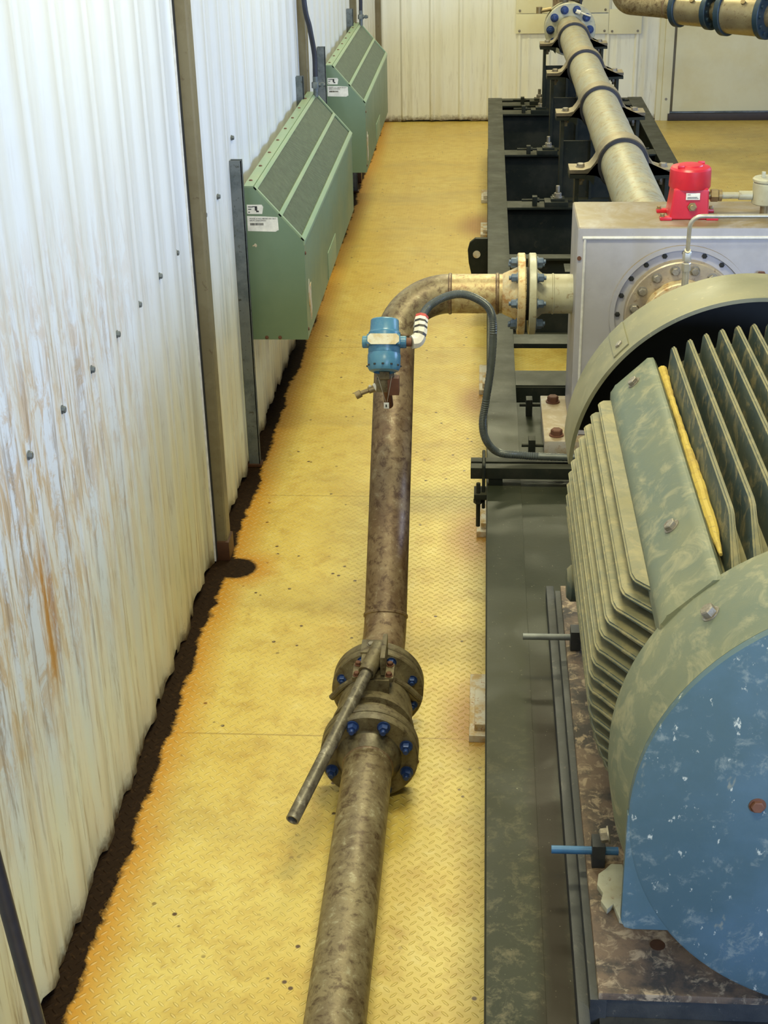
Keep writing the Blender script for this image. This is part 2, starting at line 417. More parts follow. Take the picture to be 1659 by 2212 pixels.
def inst(name, me, parent, loc, axis=(0, 0, 1), roll=0.0):
    """child sharing mesh data, its local z along axis"""
    o = bpy.data.objects.new(name, me); COL.objects.link(o); o.parent = parent
    o.location = Vector(loc)-world_off(parent)
    o.rotation_mode = 'QUATERNION'
    o.rotation_quaternion = Vector(axis).normalized().to_track_quat('Z', 'Y') @ Matrix.Rotation(roll, 3, 'Z').to_quaternion()
    return o
def mesh_of(name, b, m, smooth=35):
    me = bpy.data.meshes.new(name); b.b.to_mesh(me); b.b.free(); me.materials.append(M[m])
    for p in me.polygons: p.use_smooth = True
    me.set_sharp_from_angle(angle=math.radians(smooth)); return me
def bolt_mesh(name, m, r, h, shank=0.0, washer=True):
    b = B()
    if washer: b.cyl((0, 0, 0), (0, 0, h*.18), r*1.25, 20)
    b.hex((0, 0, h*.1), (0, 0, h), r)
    if shank: b.cyl((0, 0, h), (0, 0, h+shank), r*.52, 16, bev=r*.08)
    return mesh_of(name, b, m)
def text(name, s, parent, loc, size, m='ink', rot=(PI/2, 0, 0)):
    cu = bpy.data.curves.new(name, 'FONT'); cu.body = s; cu.size = size; cu.extrude = .0004
    t = bpy.data.objects.new(name+'_t', cu); COL.objects.link(t)
    dg = bpy.context.evaluated_depsgraph_get(); me = bpy.data.meshes.new_from_object(t.evaluated_get(dg))
    bpy.data.objects.remove(t); me.materials.clear(); me.materials.append(M[m])
    o = bpy.data.objects.new(name, me); COL.objects.link(o); o.parent = parent
    o.location = Vector(loc)-world_off(parent); o.rotation_euler = rot; return o

# ================================================================== SETTING
WX = -1.255; YB = 16.75
fl = B(); fl.box(-1.6, 6, -4, 17, -.08, 0); struct('floor', fl, 'floor')
b = B(); b.box(-1.6, 6, -4, 17, 4.7, 4.8); struct('ceiling', b, 'ceil')
b = B(); b.box(5.9, 6, -4, 17, 0, 4.7); struct('wall_right', b, 'ceil')
b = B(); b.box(-1.6, 6, -4.1, -4, 0, 4.7); struct('wall_front', b, 'ceil')

def ribbed(y0, y1, period, rib_w, depth, zbot, ztop, place, jag=.03, phase=0.0, minor=True):
    """corrugated sheet: profile along s; place(s, outward, z) -> xyz"""
    prof = [(y0, 0)]; s = y0-((y0-phase) % period)
    while s < y1:
        for a, d in ((0, 0), (.022, depth), (.022+rib_w, depth), (.044+rib_w, 0),
                     (.044+rib_w+.055, 0), (.044+rib_w+.062, depth*.25), (.044+rib_w+.085, depth*.25), (.044+rib_w+.092, 0)):
            if not minor and a > .044+rib_w: continue
            if y0 < s+a < y1: prof.append((s+a, d))
        s += period
    prof.append((y1, 0))
    # subdivide for the ragged foot
    P = []
    for (a, da), (c, dc) in zip(prof, prof[1:]):
        n = max(1, int((c-a)/.035))
        for i in range(n): t = i/n; P.append((a+(c-a)*t, da+(dc-da)*t))
    P.append(prof[-1])
    bm = bmesh.new(); rows = []
    rnd = random.Random(3); base = .012
    for s_, d_2 in P:
        base = min(max(base+rnd.uniform(-jag, jag)*.7, .004), jag+.008)
        rows.append([bm.verts.new(place(s_, d_2, z)) for z in (zbot+base, zbot+.35, 1.0, 2.0, ztop)])
    for A, C in zip(rows, rows[1:]):
        for k in range(4): bm.faces.new((A[k], C[k], C[k+1], A[k+1]))
    q = B(); q.merge(bm); return q
put = lambda s, d, z: (WX+d, s, z)
wl = B(); wl.box(-1.6, WX-.09, -4, 17, 0, 4.7)
WL = struct('wall_left', wl, 'rustfoot')
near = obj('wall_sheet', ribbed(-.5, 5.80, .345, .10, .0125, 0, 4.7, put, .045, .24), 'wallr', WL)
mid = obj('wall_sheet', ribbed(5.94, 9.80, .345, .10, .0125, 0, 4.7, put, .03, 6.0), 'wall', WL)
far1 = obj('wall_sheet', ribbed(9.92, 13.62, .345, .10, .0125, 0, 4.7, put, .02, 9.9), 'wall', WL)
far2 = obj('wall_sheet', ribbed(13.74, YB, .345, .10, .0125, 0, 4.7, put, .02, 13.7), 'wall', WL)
b = B(); b.box(WX-.03, WX+.018, 5.795, 5.806, .01, 4.7, .002)
obj('edge_trim', b, 'weld', WL)
b = B(); b.box(WX-.02, WX+.022, 5.806, 5.832, .02, 4.7); obj('gap_strip', b, 'dark', WL)  # black strip filling the gap between sheet edge and column
# screws in the near sheet
sc = bolt_mesh('wall_screw', 'galv', .011, .012)
for y in (3.517, 3.858, 4.205, 4.554, 4.887, 5.249, 5.578): inst('wall_screw', sc, WL, (WX+.022 if 0 else WX+.001, y, 1.55), (1, 0, 0))
for y, z in ((6.2, 1.55), (6.55, 1.55), (7.02, 1.73)): inst('wall_screw', sc, WL, (WX+.004, y, z), (1, 0, 0))
# columns
for i, (y0, y1, w_) in enumerate(((5.83, 5.93, .10), (9.82, 9.92, .085), (13.64, 13.74, .085), (YB-.16, YB-.03, .10)), 1):
    c = B(); c.box(WX-.06, WX+w_-.03, y0, y1, .0, 4.7, .018, seg=3)
    t = struct('trim_%d' % i, c, 'column')
    f = B(); f.box(WX-.06, WX+w_-.02, y0-.012, y1+.01, .0, .10, .01); obj('column_foot', f, 'rustfoot', t)
# back wall
bw = B(); bw.box(-1.6, 6, YB+.05, YB+.15, 0, 4.7); WB = struct('wall_back', bw, 'dark')
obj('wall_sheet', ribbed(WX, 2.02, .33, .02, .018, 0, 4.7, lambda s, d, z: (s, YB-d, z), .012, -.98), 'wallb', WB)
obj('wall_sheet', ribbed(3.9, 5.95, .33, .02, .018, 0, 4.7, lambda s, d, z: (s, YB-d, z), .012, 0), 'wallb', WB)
b = B(); b.box(2.0, 3.95, YB-.01, YB+.04, 2.15, 4.7); obj('door_header', b, 'wallb', WB)
for (x0, x1, z0, z1) in ((.33, .84, .97, 1.18), (.845, 1.36, .96, 1.175), (1.365, 1.73, .955, 1.22), (.33, 1.36, 1.185, 1.5)):
    b = B(); b.box(x0, x1, YB-.030, YB-.024, z0, z1, .001); pp = obj('patch_plate', b, 'ivory', WB)
    ws = bolt_mesh('patch_screw', 'bolt', .011, .010)
    for sx in (x0+.04, x1-.04): inst('patch_screw', ws, pp, (sx, YB-.030, z0+.03), (0, -1, 0))
# door
dr = B(); dr.box(2.13, 3.85, YB-.02, YB+.03, .10, 2.1, .004); D = struct('door_1', dr, 'ivory')
f = B(); f.box(2.0, 2.10, YB-.045, YB+.03, .0, 2.2, .005); obj('door_jamb', f, 'ivory', D)
f = B(); f.box(1.94, 2.0, YB-.028, YB+.0, .0, 4.6, .004); obj('door_jamb', f, 'ivory', D)
f = B(); f.box(3.88, 3.98, YB-.045, YB+.03, .0, 2.2, .005); obj('door_jamb', f, 'ivory', D)
f = B(); f.box(2.1, 2.13, YB-.01, YB+.03, .08, 2.1); obj('weather_strip', f, 'column', D)
f = B(); f.box(2.10, 3.88, YB-.03, YB+.02, .082, .10); obj('sweep', f, 'galv', D)
f = B(); f.box(2.08, 3.9, YB-.06, YB+.03, .0, .080, .004); obj('threshold', f, 'doordark', D)
f = bolt_mesh('jamb_screw', 'bolt', .012, .01); inst('jamb_screw', f, D, (2.05, YB-.045, .24), (0, -1, 0))

# ================================================================== WALL HEATERS
def heater(y0, y1, label, lab_full):
    H = root('wall_heater', (-1.08, (y0+y1)/2, .69), label, 'heater', 'green wall heaters along the left wall')
    xb, xt, xf = -1.205, -1.155, -.912; zb, zs, zt = .69, 1.215, 1.49
    prof = [(xb, zb), (xf, zb), (xf, zs), (xt, zt), (xb, zt)]
    b = B(); b.poly(prof, y0, y0+.012, 'y', .003)
    obj('end_panel', b, 'green', H)
    b = B(); b.poly(prof, y1-.012, y1, 'y', .003); obj('end_panel', b, 'green', H)
    b = B(); b.box(xf-.012, xf-.001, y0+.012, y1-.012, zb, zs-.012); b.box(xb, xf-.012, y0+.012, y1-.012, zb, zb+.01)
    b.box(xb, xb+.01, y0+.012, y1-.012, zb, zt-.01)
    obj('front_panel', b, 'green', H)
    # sloping top frame: direction along slope
    sl = Vector((xf-xt, 0, zs-zt)); L = sl.length; sl.normalize(); nrm = Vector((-sl.z, 0, sl.x))
    mt = Matrix((( sl.x, 0, nrm.x, xt), (0, 1, 0, 0), (sl.z, 0, nrm.z, zt), (0, 0, 0, 1)))
    f = B()
    f.box(xb, xt, y0, y1, zt-.003, zt+.006, .002)
    f.box(0, .022, y0, y1, -.004, .007, .002, mtx=mt)
    f.box(L-.024, L+.002, y0, y1, -.004, .007, .002, mtx=mt)
    f.box(L*.49, L*.55, y0, y1, -.004, .007, .002, mtx=mt)
    for q in (y0, y1-.018): f.box(0, L, q, q+.018, -.004, .0072, .002, mtx=mt)
    f.box(xf-.004, xf+.003, y0, y1, zs-.022, zs+.001, .001)
    fr = obj('top_frame', f, 'greenl', H)
    bk = B(); bk.box(.01, L-.01, y0+.012, y1-.012, -.030, -.024, mtx=mt); obj('grille_backing', bk, 'dark', H)
    for (a, c) in ((.022, L*.49), (L*.55, L-.024)):
        g = B(); n = int((y1-y0-.05)/.0195)
        for i in range(n):
            y = y0+.025+i*.0195
            g.box(a, c, y, y+.0105, -.014, -.001, mtx=mt)
        obj('grille', g, 'slat', H)
    s = bolt_mesh('panel_screw', 'rustbolt', .008, .005)
    k = 0
    while y0+.12+k*.34 < y1: inst('panel_screw', s, fr, (xb+.02, y0+.12+k*.34, zt+.006), (0, 0, 1)); k += 1
    for sx in (-1.13, -1.06): inst('panel_screw', s, H, (sx, y0, zb+.012), (0, -1, 0))
    inst('panel_screw', s, H, (xf, y0+.03, zs-.07), (1, 0, 0)); inst('panel_screw', s, H, (xf, y0+.03, zb+.05), (1, 0, 0))
    # labels on the near end panel
    yl = y0-.0012
    b = B(); b.poly([(xb+.012, 1.355), (xb+.012, 1.402), (xb+.088, 1.402), (xb+.095, 1.39), (xb+.088, 1.355)], yl, y0+.001, 'y')
    la = obj('spec_label', b, 'white', H, label='small white printed label')
    b = B()
    for z, w2 in ((1.392, .05), (1.380, .032), (1.365, .016)): b.box(xb+.018, xb+.018+w2*.5, yl-.0006, yl, z-.003, z+.001)
    b.box(xb+.052, xb+.064, yl-.0006, yl, 1.372, 1.394); b.box(xb+.058, xb+.072, yl-.0006, yl, 1.364, 1.372); b.box(xb+.040, xb+.062, yl-.0006, yl, 1.390, 1.394)
    obj('printed_mark', b, 'ink', la)
    b = B(); b.poly([(xb+.010, 1.268), (xb+.010, 1.345), (xb+.10, 1.342), (xb+.165, 1.338), (xb+.168, 1.272), (xb+.160, 1.270), (xb+.152, 1.264)], yl, y0+.001, 'y')
    lb = obj('serial_label', b, 'white', H, label='white serial label with bar code')
    text('printed_text', 'MODEL # XCL-480360-100-120-2', lb, (xb+.022, yl-.0004, 1.328), .0095)
    text('printed_text', 'SERIAL # 8042000251', lb, (xb+.022, yl-.0004, 1.318), .0095)
    b = B(); x = xb+.024; rnd = random.Random(5)
    while x < xb+.090:
        w2 = rnd.choice((.0012, .002, .003)); b.box(x, x+w2, yl-.0006, yl, 1.297, 1.309); x += w2+rnd.choice((.0009, .0015))
    obj('bar_code', b, 'ink', lb)
    if lab_full:
        b = B(); b.poly([(xb+.036, 1.196), (xb+.042, 1.204), (xb+.05, 1.200), (xb+.052, 1.19), (xb+.046, 1.183), (xb+.040, 1.19), (xb+.028, 1.188), (xb+.03, 1.194)], yl, y0+.001, 'y')
        obj('paint_chip', b, 'shim', H, label='scuffed patch with bare primer')
    # torn sticker on the front panel and lower access plate
    b = B(); b.poly([(y0+.10, .92), (y0+.13, .98), (y0+.16, .93), (y0+.21, .94), (y0+.20, .86), (y0+.22, .80), (y0+.19, .74), (y0+.17, .79), (y0+.15, .75), (y0+.13, .84), (y0+.11, .84)], xf-.001, xf+.0015, 'x')
    obj('torn_sticker', b, 'shim', H, label='torn remains of a pale sticker')
    b = B(); b.box(xf-.001, xf+.003, y0+1.05, y0+1.5, .70, .86, .001); obj('access_plate', b, 'greenl', H)
    # cable gland on top far corner
    g = B(); yy = y1-.10
    g.cyl((-1.135, yy, zt-.01), (-1.135, yy, zt+.045), .017, 16); g.hex((-1.135, yy, zt+.045), (-1.135, yy, zt+.085), .027)
    g.cyl((-1.135, yy, zt+.085), (-1.135, yy, zt+.12), .018, 16); g.box(-1.10, -1.08, yy-.012, yy+.012, zt+.05, zt+.08, .003)
    g.cyl((-1.125, yy, zt+.065), (-1.07, yy, zt+.065), .012, 12)
    obj('cable_gland', g, 'galv', H)
    # bottom outlet stub
    return H, yy
H1, g1 = heater(7.0, 9.78, 'green sloped-top wall heater nearest the camera, with a torn white bar code label', True)
H2, g2 = heater(10.95, 13.5, 'green sloped-top wall heater behind the first, further from the camera', False)
for (yy, x0, lab) in ((g1, -1.135, 'black power cable dropping to the nearer green heater'), (g2, -1.135, 'black power cable dropping to the far green heater')):
    b = B(); b.tube(smooth_path([(-1.135, yy, 1.61), (-1.135, yy, 1.75), (-1.155, yy-.03, 1.92), (-1.185, yy-.06, 2.15), (-1.20, yy-.07, 3.0), (-1.20, yy-.07, 4.65)]), .017, 14)
    setp(obj('power_cable', b, 'black', origin=(-1.135, yy, 1.61)), lab, 'cable')
for y, lab in ((6.93, 'galvanised steel channel post at the near end of the nearer heater'),
               (9.50, 'galvanised steel channel post behind the far end of the nearer heater'),
               (10.86, 'galvanised steel channel post at the near end of the far heater'),
               (13.26, 'galvanised steel channel post behind the far end of the far heater')):
    b = B(); x0, x1 = WX+.004, WX+.062
    b.box(x0, x0+.004, y-.02, y+.02, .015, 1.64); b.box(x0, x1, y-.022, y-.018, .015, 1.64); b.box(x0, x1, y+.018, y+.022, .015, 1.64)
    b.box(x1-.004, x1, y-.022, y-.012, .015, 1.64); b.box(x1-.004, x1, y+.012, y+.022, .015, 1.64)
    p = root('strut_post', ((x0+x1)/2, y, 0), lab, 'post', 'galvanised posts on the left wall')
    obj('channel', b, 'galv', p)
    f = B(); f.box(x0-.01, x1+.01, y-.035, y+.035, .002, .018, .004); obj('foot_plate', f, 'rustfoot', p)
# small boxes at the heater far ends
b = root('junction_box', (-.98, 9.86, .9), 'small pale electrical box at the far end of the nearer heater', 'electrical box')
q = B(); q.box(-1.20, -.945, 9.76, 9.90, .72, .95, .01); obj('enclosure', q, 'cream', b)
q = B(); q.box(-.945, -.93, 9.75, 9.91, .74, .93, .006); obj('lid', q, 'cream', b)
q = B(); q.cyl((-.99, 9.83, .72), (-.99, 9.83, .62), .02, 14); obj('conduit_stub', q, 'galv', b)
q = B(); q.box(-1.2, -1.10, 13.52, 13.6, .95, 1.15, .008)
b = obj('wall_outlet_box', q, 'bronze', origin=(-1.2, 13.56, 1.0)); setp(b, 'small brown outlet box beside the far end of the far heater', 'electrical box')
q = B(); q.cyl((-1.10, 13.56, 1.05), (-1.085, 13.56, 1.05), .03, 16); obj('knob', q, 'galv', b)
# near black rail
b = B(); dv = (Vector((-1.02, 2.30, .68))-Vector((-1.02, 2.21, 1.38)))
p0 = Vector((-1.03, 2.172, 2.2)); p1 = Vector((-1.03, 2.489, .025))
b.tube([p0, p1], .0175, 14)
R1 = obj('black_hose', b, 'black', origin=(-1.035, 2.36, 0)); setp(R1, 'black leaning hose in front of the near left wall at bottom left', 'hose')
b = B(); b.box(-1.085, -.975, 2.43, 2.55, 0, .03, .008); obj('hose_foot', b, 'black', R1)

# ================================================================== SKID
HS = .593
SK = root('pump_skid', (.8, 8.5, 0), 'long black steel skid frame carrying the pump, clamps and motor', 'skid')
def ibeam(x0, x1, y0, y1, tw=.015):
    b = B(); b.box(x0, x1, y0, y1, HS-.02, HS, .002); b.box(x0, x1, y0, y1, .06, .08, .002)
    xm = (x0+x1)/2; b.box(xm-tw/2, xm+tw/2, y0, y1, .08, HS-.02); return b
obj('side_rail', ibeam(.025, .165, 1.2, 14.80), 'skid', SK)
obj('side_rail', ibeam(1.43, 1.57, 1.2, 14.80), 'skid', SK)
b = B(); b.box(.030, .034, 1.2, 14.8, .08, HS-.02); obj('side_plate', b, 'skid', SK)
for y, w_ in ((8.94, .10), (10.33, .20), (12.15, .20), (14.02, .22), (14.46, .20), (14.72, .12)):
    b = B(); b.box(.165, 1.43, y-w_/2, y+w_/2, HS-.018, HS-.002, .002)
    b.box(.165, 1.43, y-.01, y+.01, .08, HS-.018); b.box(.165, 1.43, y-w_/2, y+w_/2, .06, .08, .002)
    obj('crossmember', b, 'skid', SK)
b = B(); b.box(.165, 1.43, 7.24, 7.40, HS-.03, HS-.004, .002); obj('crossmember', b, 'skid', SK)
b = B(); b.box(.165, 1.43, 6.61, 6.82, HS-.018, HS-.002, .002); b.box(.165, 1.43, 6.60, 6.62, .06, HS-.01); obj('crossmember', b, 'skid', SK)
b = B(); b.box(.165, 1.43, 6.36, 6.38, .06, HS-.012); obj('crossmember', b, 'skid', SK)
b = B(); b.box(.166, 1.43, 1.2, 6.37, HS-.012, HS+.0, .002); b.box(.026, .166, 1.2, 6.36, HS, HS+.003); obj('deck_plate', b, 'deck', SK)
b = B(); b.box(.165, 1.43, 9.0, 14.7, .055, .065); obj('drip_tray', b, 'skid', SK)
b = B(); b.poly([(.03, .10), (-.045, .10), (-.105, .36), (-.112, .45), (-.098, .50), (-.06, .53), (.03, .53)], 9.60, 9.64, 'y', .004)
lug = obj('lifting_lug', b, 'skid', SK)
b = B(); b.cyl((-.05, 9.595, .42), (-.05, 9.60, .42), .026, 24); obj('lug_hole', b, 'shim', lug)
for y0, y1, xo in ((4.40, 4.83, -.035), (6.1, 6.45, -.02), (8.0, 8.45, -.02), (11.6, 12.0, -.03), (12.8, 13.2, -.03), (2.5, 2.8, .0)):
    b = B(); b.box(xo, .16, y0, y1, 0, .03, .004); b.box(xo+.02, .15, y0+.03, y1-.15, .03, .061, .004); obj('foot_pad', b, 'shim', SK, label='pale rust-stained pad under the skid')

# hold down blocks with bolts on the crossmembers
hb = bolt_mesh('clamp_bolt', 'bolt', .028, .035, .05)
jb = bolt_mesh('jack_nut', 'skid', .02, .02, 0)
for y, nm in ((10.30, 'nearest'), (12.10, 'second nearest'), (13.98, 'third nearest'), (14.46, 'furthest')):
    for sx in (1, -1):
        if sx < 0 and y != 14.46 and y != 12.10: pass
        cx = .82-.30*sx
        side = 'left' if sx > 0 else 'right'
        T = root('hold_down_block', (cx, y, HS), '%s black hold-down block with bolt on the skid, %s of the pump barrel' % (nm, side), 'bracket', 'hold-down blocks along the skid')
        b = B(); b.box(cx-.085, cx+.085, y-.07, y+.07, HS-.002, HS+.035, .006); b.box(cx-.04, cx+.06, y-.05, y+.05, HS+.035, HS+.055, .005)
        obj('block', b, 'skid', T)
        inst('clamp_bolt', hb, T, (cx+.01, y, HS+.055))
        b = B(); b.box(cx-(.155)*sx-.018, cx-(.155)*sx+.018, y-.03, y+.03, HS-.002, HS+.065, .004); obj('jack_lug', b, 'skid', T)
        b = B(); b.cyl((cx-.25*sx, y, HS+.035), (cx-.085*sx, y, HS+.035), .009, 12); b.hex((cx-.14*sx, y, HS+.035), (cx-.12*sx, y, HS+.035), .018)
        obj('jack_screw', b, 'skid', T)

# ================================================================== PUMP BARREL + CLAMPS
AX, AZ = .82, 1.265
PB = root('pump_barrel', (AX, 10, AZ), 'long dull cream steel pump barrel running down the middle of the skid', 'pump barrel')
b = B(); b.lathe([(0, 0), (.131, 0), (.131, 8.52), (0, 8.52)], (AX, 6.2, AZ), (0, 1, 0), 64); obj('barrel', b, 'barrel', PB)
for y in (7.15, 9.55, 11.3, 13.2):
    b = B(); b.lathe([(.131, 0), (.1325, .002), (.1325, .006), (.131, .008)], (AX, y, AZ), (0, 1, 0), 64); obj('joint_line', b, 'ringsteel', PB)
b = B(); b.lathe([(.10, 0), (.245, 0), (.25, .006), (.25, .064), (.245, .07), (.10, .07)], (AX, 14.66, AZ), (0, 1, 0), 64); FL = obj('discharge_flange', b, 'cream', PB)
b = B(); b.lathe([(.10, 0), (.235, 0), (.235, .06), (.15, .075), (.12, .25), (0, .25)], (AX-.01, 14.90, AZ), (0, 1, 0), 48); obj('mating_flange', b, 'cream', PB)
b = B(); b.lathe([(0, 0), (.14, 0), (.14, .18), (0, .18)], (AX, 14.73, AZ), (0, 1, 0), 32); obj('ring_joint', b, 'skid', PB)
sb = bolt_mesh('stud_bolt', 'bluebolt', .032, .045, .02)
for i in range(10):
    a = PI/2+2*PI*(i+.5)/10; inst('stud_bolt', sb, FL, (AX+.192*math.cos(a), 14.66, AZ+.192*math.sin(a)), (0, -1, 0))
b = B(); b.tube(smooth_path([(AX+.08, 14.62, AZ+.17), (AX+.12, 14.6, AZ+.155), (AX+.19, 14.61, AZ+.13)]), .008, 8); b.cyl((AX+.05, 14.6, AZ+.18), (AX+.09, 14.6, AZ+.165), .02, 12)
obj('white_cable_tie', b, 'stripew', PB)
DP = root('discharge_pipe', (AX, 15.3, 1.3), 'rusty cream discharge elbow and riser behind the far pump flange', 'pipe')
b = B(); b.tube(fillet_path([(AX-.03, 15.15, AZ), (AX-.03, 15.55, AZ), (AX-.03, 15.55, 4.4)], .2, 12), .11, 32); obj('riser', b, 'piper', DP)
b = B(); b.cyl((AX-.03, 15.55, 1.75), (AX-.03, 15.55, 1.80), .19, 40); obj('pipe_collar', b, 'flanger', DP)
VB = root('vent_valve', (AX-.02, 14.85, 1.5), 'small steel vent valve and black stem on top of the far pump flange', 'valve')
b = B(); b.cyl((AX-.06, 14.85, AZ+.24), (AX-.06, 14.85, 1.72), .045, 20); b.cyl((AX+.0, 14.85, 1.55), (AX+.12, 14.85, 1.50), .025, 12); obj('body', b, 'flange', VB)
b = B(); b.cyl((AX+.10, 14.80, 1.45), (AX+.12, 14.80, 1.95), .014, 12); obj('stem', b, 'black', VB)
b = B(); b.cyl((AX-.30, 14.85, 1.42), (AX-.18, 14.85, 1.44), .02, 10); b.cyl((AX-.30, 14.85, 1.40), (AX-.30, 14.85, 1.46), .03, 10); obj('handle', b, 'bronze', VB)

cb = bolt_mesh('clamp_bolt', 'bolt', .024, .022)
def clamp(y, lab):
    T = root('clamp_stand', (AX, y, HS), lab, 'pipe clamp', 'clamp stands under the pump barrel')
    hw = .09; t = .022; zf = AZ-.055; xe = .315
    def half(sgn, z0, drop):
        # omega strap: outline pts outer then inner
        ro, ri = .131+.004+t, .131+.004; pts_o, pts_i = [], []
        a0 = math.radians(12 if sgn > 0 else -2)
        N = 22; fil = .05
        out = []
        for i in range(N+1):
            a = PI-a0-(PI-2*a0)*i/N
            out.append((math.cos(a), math.sin(a)))
        zz = z0
        outer = [(AX+ro*c, AZ+sgn*ro*s) for c, s in out]
        inner = [(AX+ri*c, AZ+sgn*ri*s) for c, s in out]
        L = [(AX-xe, zz+sgn*t), (AX-ro-.075, zz+sgn*t), (AX-ro-.035, zz+sgn*(t+.012)), (AX-ro-.012, zz+sgn*(t+.04))]
        Rr = [(2*AX-x, z) for x, z in reversed(L)]
        Li = [(AX-xe, zz), (AX-ri-.075, zz), (AX-ri-.02, zz+sgn*.006)]
        Ri = [(2*AX-x, z) for x, z in reversed(Li)]
        return L+outer+Rr+list(reversed(Li+inner+Ri))
    b = B(); b.poly(half(1, zf, 0), y-hw, y+hw, 'y'); st = obj('top_strap', b, 'clampst', T)
    b = B(); b.poly(half(-1, zf-.008, 0), y-hw, y+hw, 'y'); obj('bottom_strap', b, 'skid', T)
    for s in (-1, 1):
        inst('clamp_bolt', cb, st, (AX+s*.245, y, zf+t))
        b = B(); b.cyl((AX+s*.245, y, zf-.085), (AX+s*.245, y, zf-.03), .016, 12); b.hex((AX+s*.245, y, zf-.062), (AX+s*.245, y, zf-.032), .026); obj('clamp_nut', b, 'bolt', T)
    b = B(); b.lathe([(.1315, 0), (.150, .0), (.150, .012), (.1315, .012)], (AX, y-hw-.009, AZ), (0, 1, 0), 64); obj('strap_shade_ring', b, 'black', T)  # black ring stands in for the shade on the strap's front face
    # pedestal: two uprights and web
    b = B()
    b.box(AX-.28, AX-.255, y-.075, y+.075, HS, zf-.030, .002); b.box(AX+.255, AX+.28, y-.075, y+.075, HS, zf-.030, .002)
    b.box(AX-.255, AX+.255, y-.012, y+.012, HS, zf-.19); b.box(AX-.06, AX-.04, y-.075, y+.075, HS, zf-.16)
    b.box(AX-.32, AX+.32, y-.09, y+.09, HS-.001, HS+.016, .003)
    obj('pedestal', b, 'skid', T)
M['clampst'] = grime('clamp_steel', (.09, .075, .05), (.14, .11, .07), (.22, .17, .10), 8, 40, rough=(.4, .6), metal=.3, bump=.15, dust=(.36, .29, .17), dust_amt=.8)  # dark body under a pale dusty top also paints in light from above
for y, nm in ((8.62, 'nearest'), (10.47, 'second nearest'), (12.27, 'third nearest'), (14.02, 'furthest')):
    clamp(y, '%s brown steel clamp on its black pedestal around the pump barrel' % nm)

# ================================================================== PUMP HOUSING (grey box)
BX0, BX1, BY0, BY1, BZ0, BZ1 = .385, 1.255, 5.76, 6.20, .68, 1.605
PH = root('pump_housing', (.82, 6.0, HS), 'large silver-grey welded box housing between motor and pump barrel', 'pump housing')
b = B(); b.box(BX0, BX1, BY0, BY1, BZ0, BZ1, .014, seg=3); obj('box_body', b, 'box', PH)
b = B()
b.tube([(BX0+.02, BY0-.001, BZ1-.045), (BX1-.02, BY0-.001, BZ1-.045)], .007, 10)
b.tube([(BX0+.03, BY0-.001, BZ0), (BX0+.03, BY0-.001, BZ1-.045)], .006, 10); b.tube([(BX1-.03, BY0-.001, BZ0), (BX1-.03, BY0-.001, BZ1-.045)], .006, 10)
obj('weld_bead', b, 'weld', PH)
RX, RZ = .825, 1.235
b = B(); b.lathe([(.2, .0), (.284, .0), (.292, -.004), (.296, -.012), (.290, -.014)], (RX, BY0+.002, RZ), (0, 1, 0), 72); b.lathe([(.276, 0), (.296, 0), (.296, .014), (.276, .014)], (RX, BY0-.013, RZ), (0, 1, 0), 72, closed=True)
obj('flange_recess', b, 'box', PH)
b = B(); b.lathe([(.15, 0), (.232, 0), (.237, .005), (.237, .045), (.15, .045)], (RX, BY0-.045, RZ), (0, 1, 0), 72, closed=True); SF = obj('seal_flange', b, 'ringsteel', PH)
b = B(); b.lathe([(.095, 0), (.158, 0), (.163, .004), (.163, .06), (.13, .06)], (RX, BY0-.10, RZ), (0, 1, 0), 64, closed=True)
b.lathe([(.06, 0), (.12, .0), (.12, .10), (.06, .10)], (RX, BY0-.19, RZ), (0, 1, 0), 48, closed=True); obj('seal_gland', b, 'flanger', PH)
b = B(); b.cyl((RX, 4.2, RZ), (RX, BY0, RZ), .05, 32); b.lathe([(0, 0), (.10, 0), (.115, .02), (.115, .16), (.10, .18), (.05, .18)], (RX, 5.12, RZ), (0, 1, 0), 48)
b.lathe([(0, 0), (.10, 0), (.12, .02), (.12, .14), (0, .16)], (RX, 4.80, RZ), (0, 1, 0), 48); obj('shaft_coupling', b, 'cream', PH)
fb = bolt_mesh('flange_bolt', 'bolt', .017, .020)
for i in range(16):
    a = 2*PI*(i+.5)/16; inst('flange_bolt', fb, SF, (RX+.203*math.cos(a), BY0-.045, RZ+.203*math.sin(a)), (0, -1, 0), .3*i)
pl = bolt_mesh('recess_plug', 'dark', .011, .006, 0, False)
for i in range(20):
    a = 2*PI*i/20; inst('recess_plug', pl, PH, (RX+.262*math.cos(a), BY0-.001, RZ+.262*math.sin(a)), (0, -1, 0))
b = B(); b.cyl((.394, BY0-.004, 1.475), (.394, BY0, 1.475), .009, 16); obj('drain_hole', b, 'rustbolt', PH)
b = B(); b.cyl((1.14, BY0-.05, 1.405), (1.14, BY0, 1.405), .014, 12); b.hex((1.14, BY0-.03, 1.405), (1.14, BY0-.015, 1.405), .022); obj('stud_plug', b, 'rustbolt', PH)
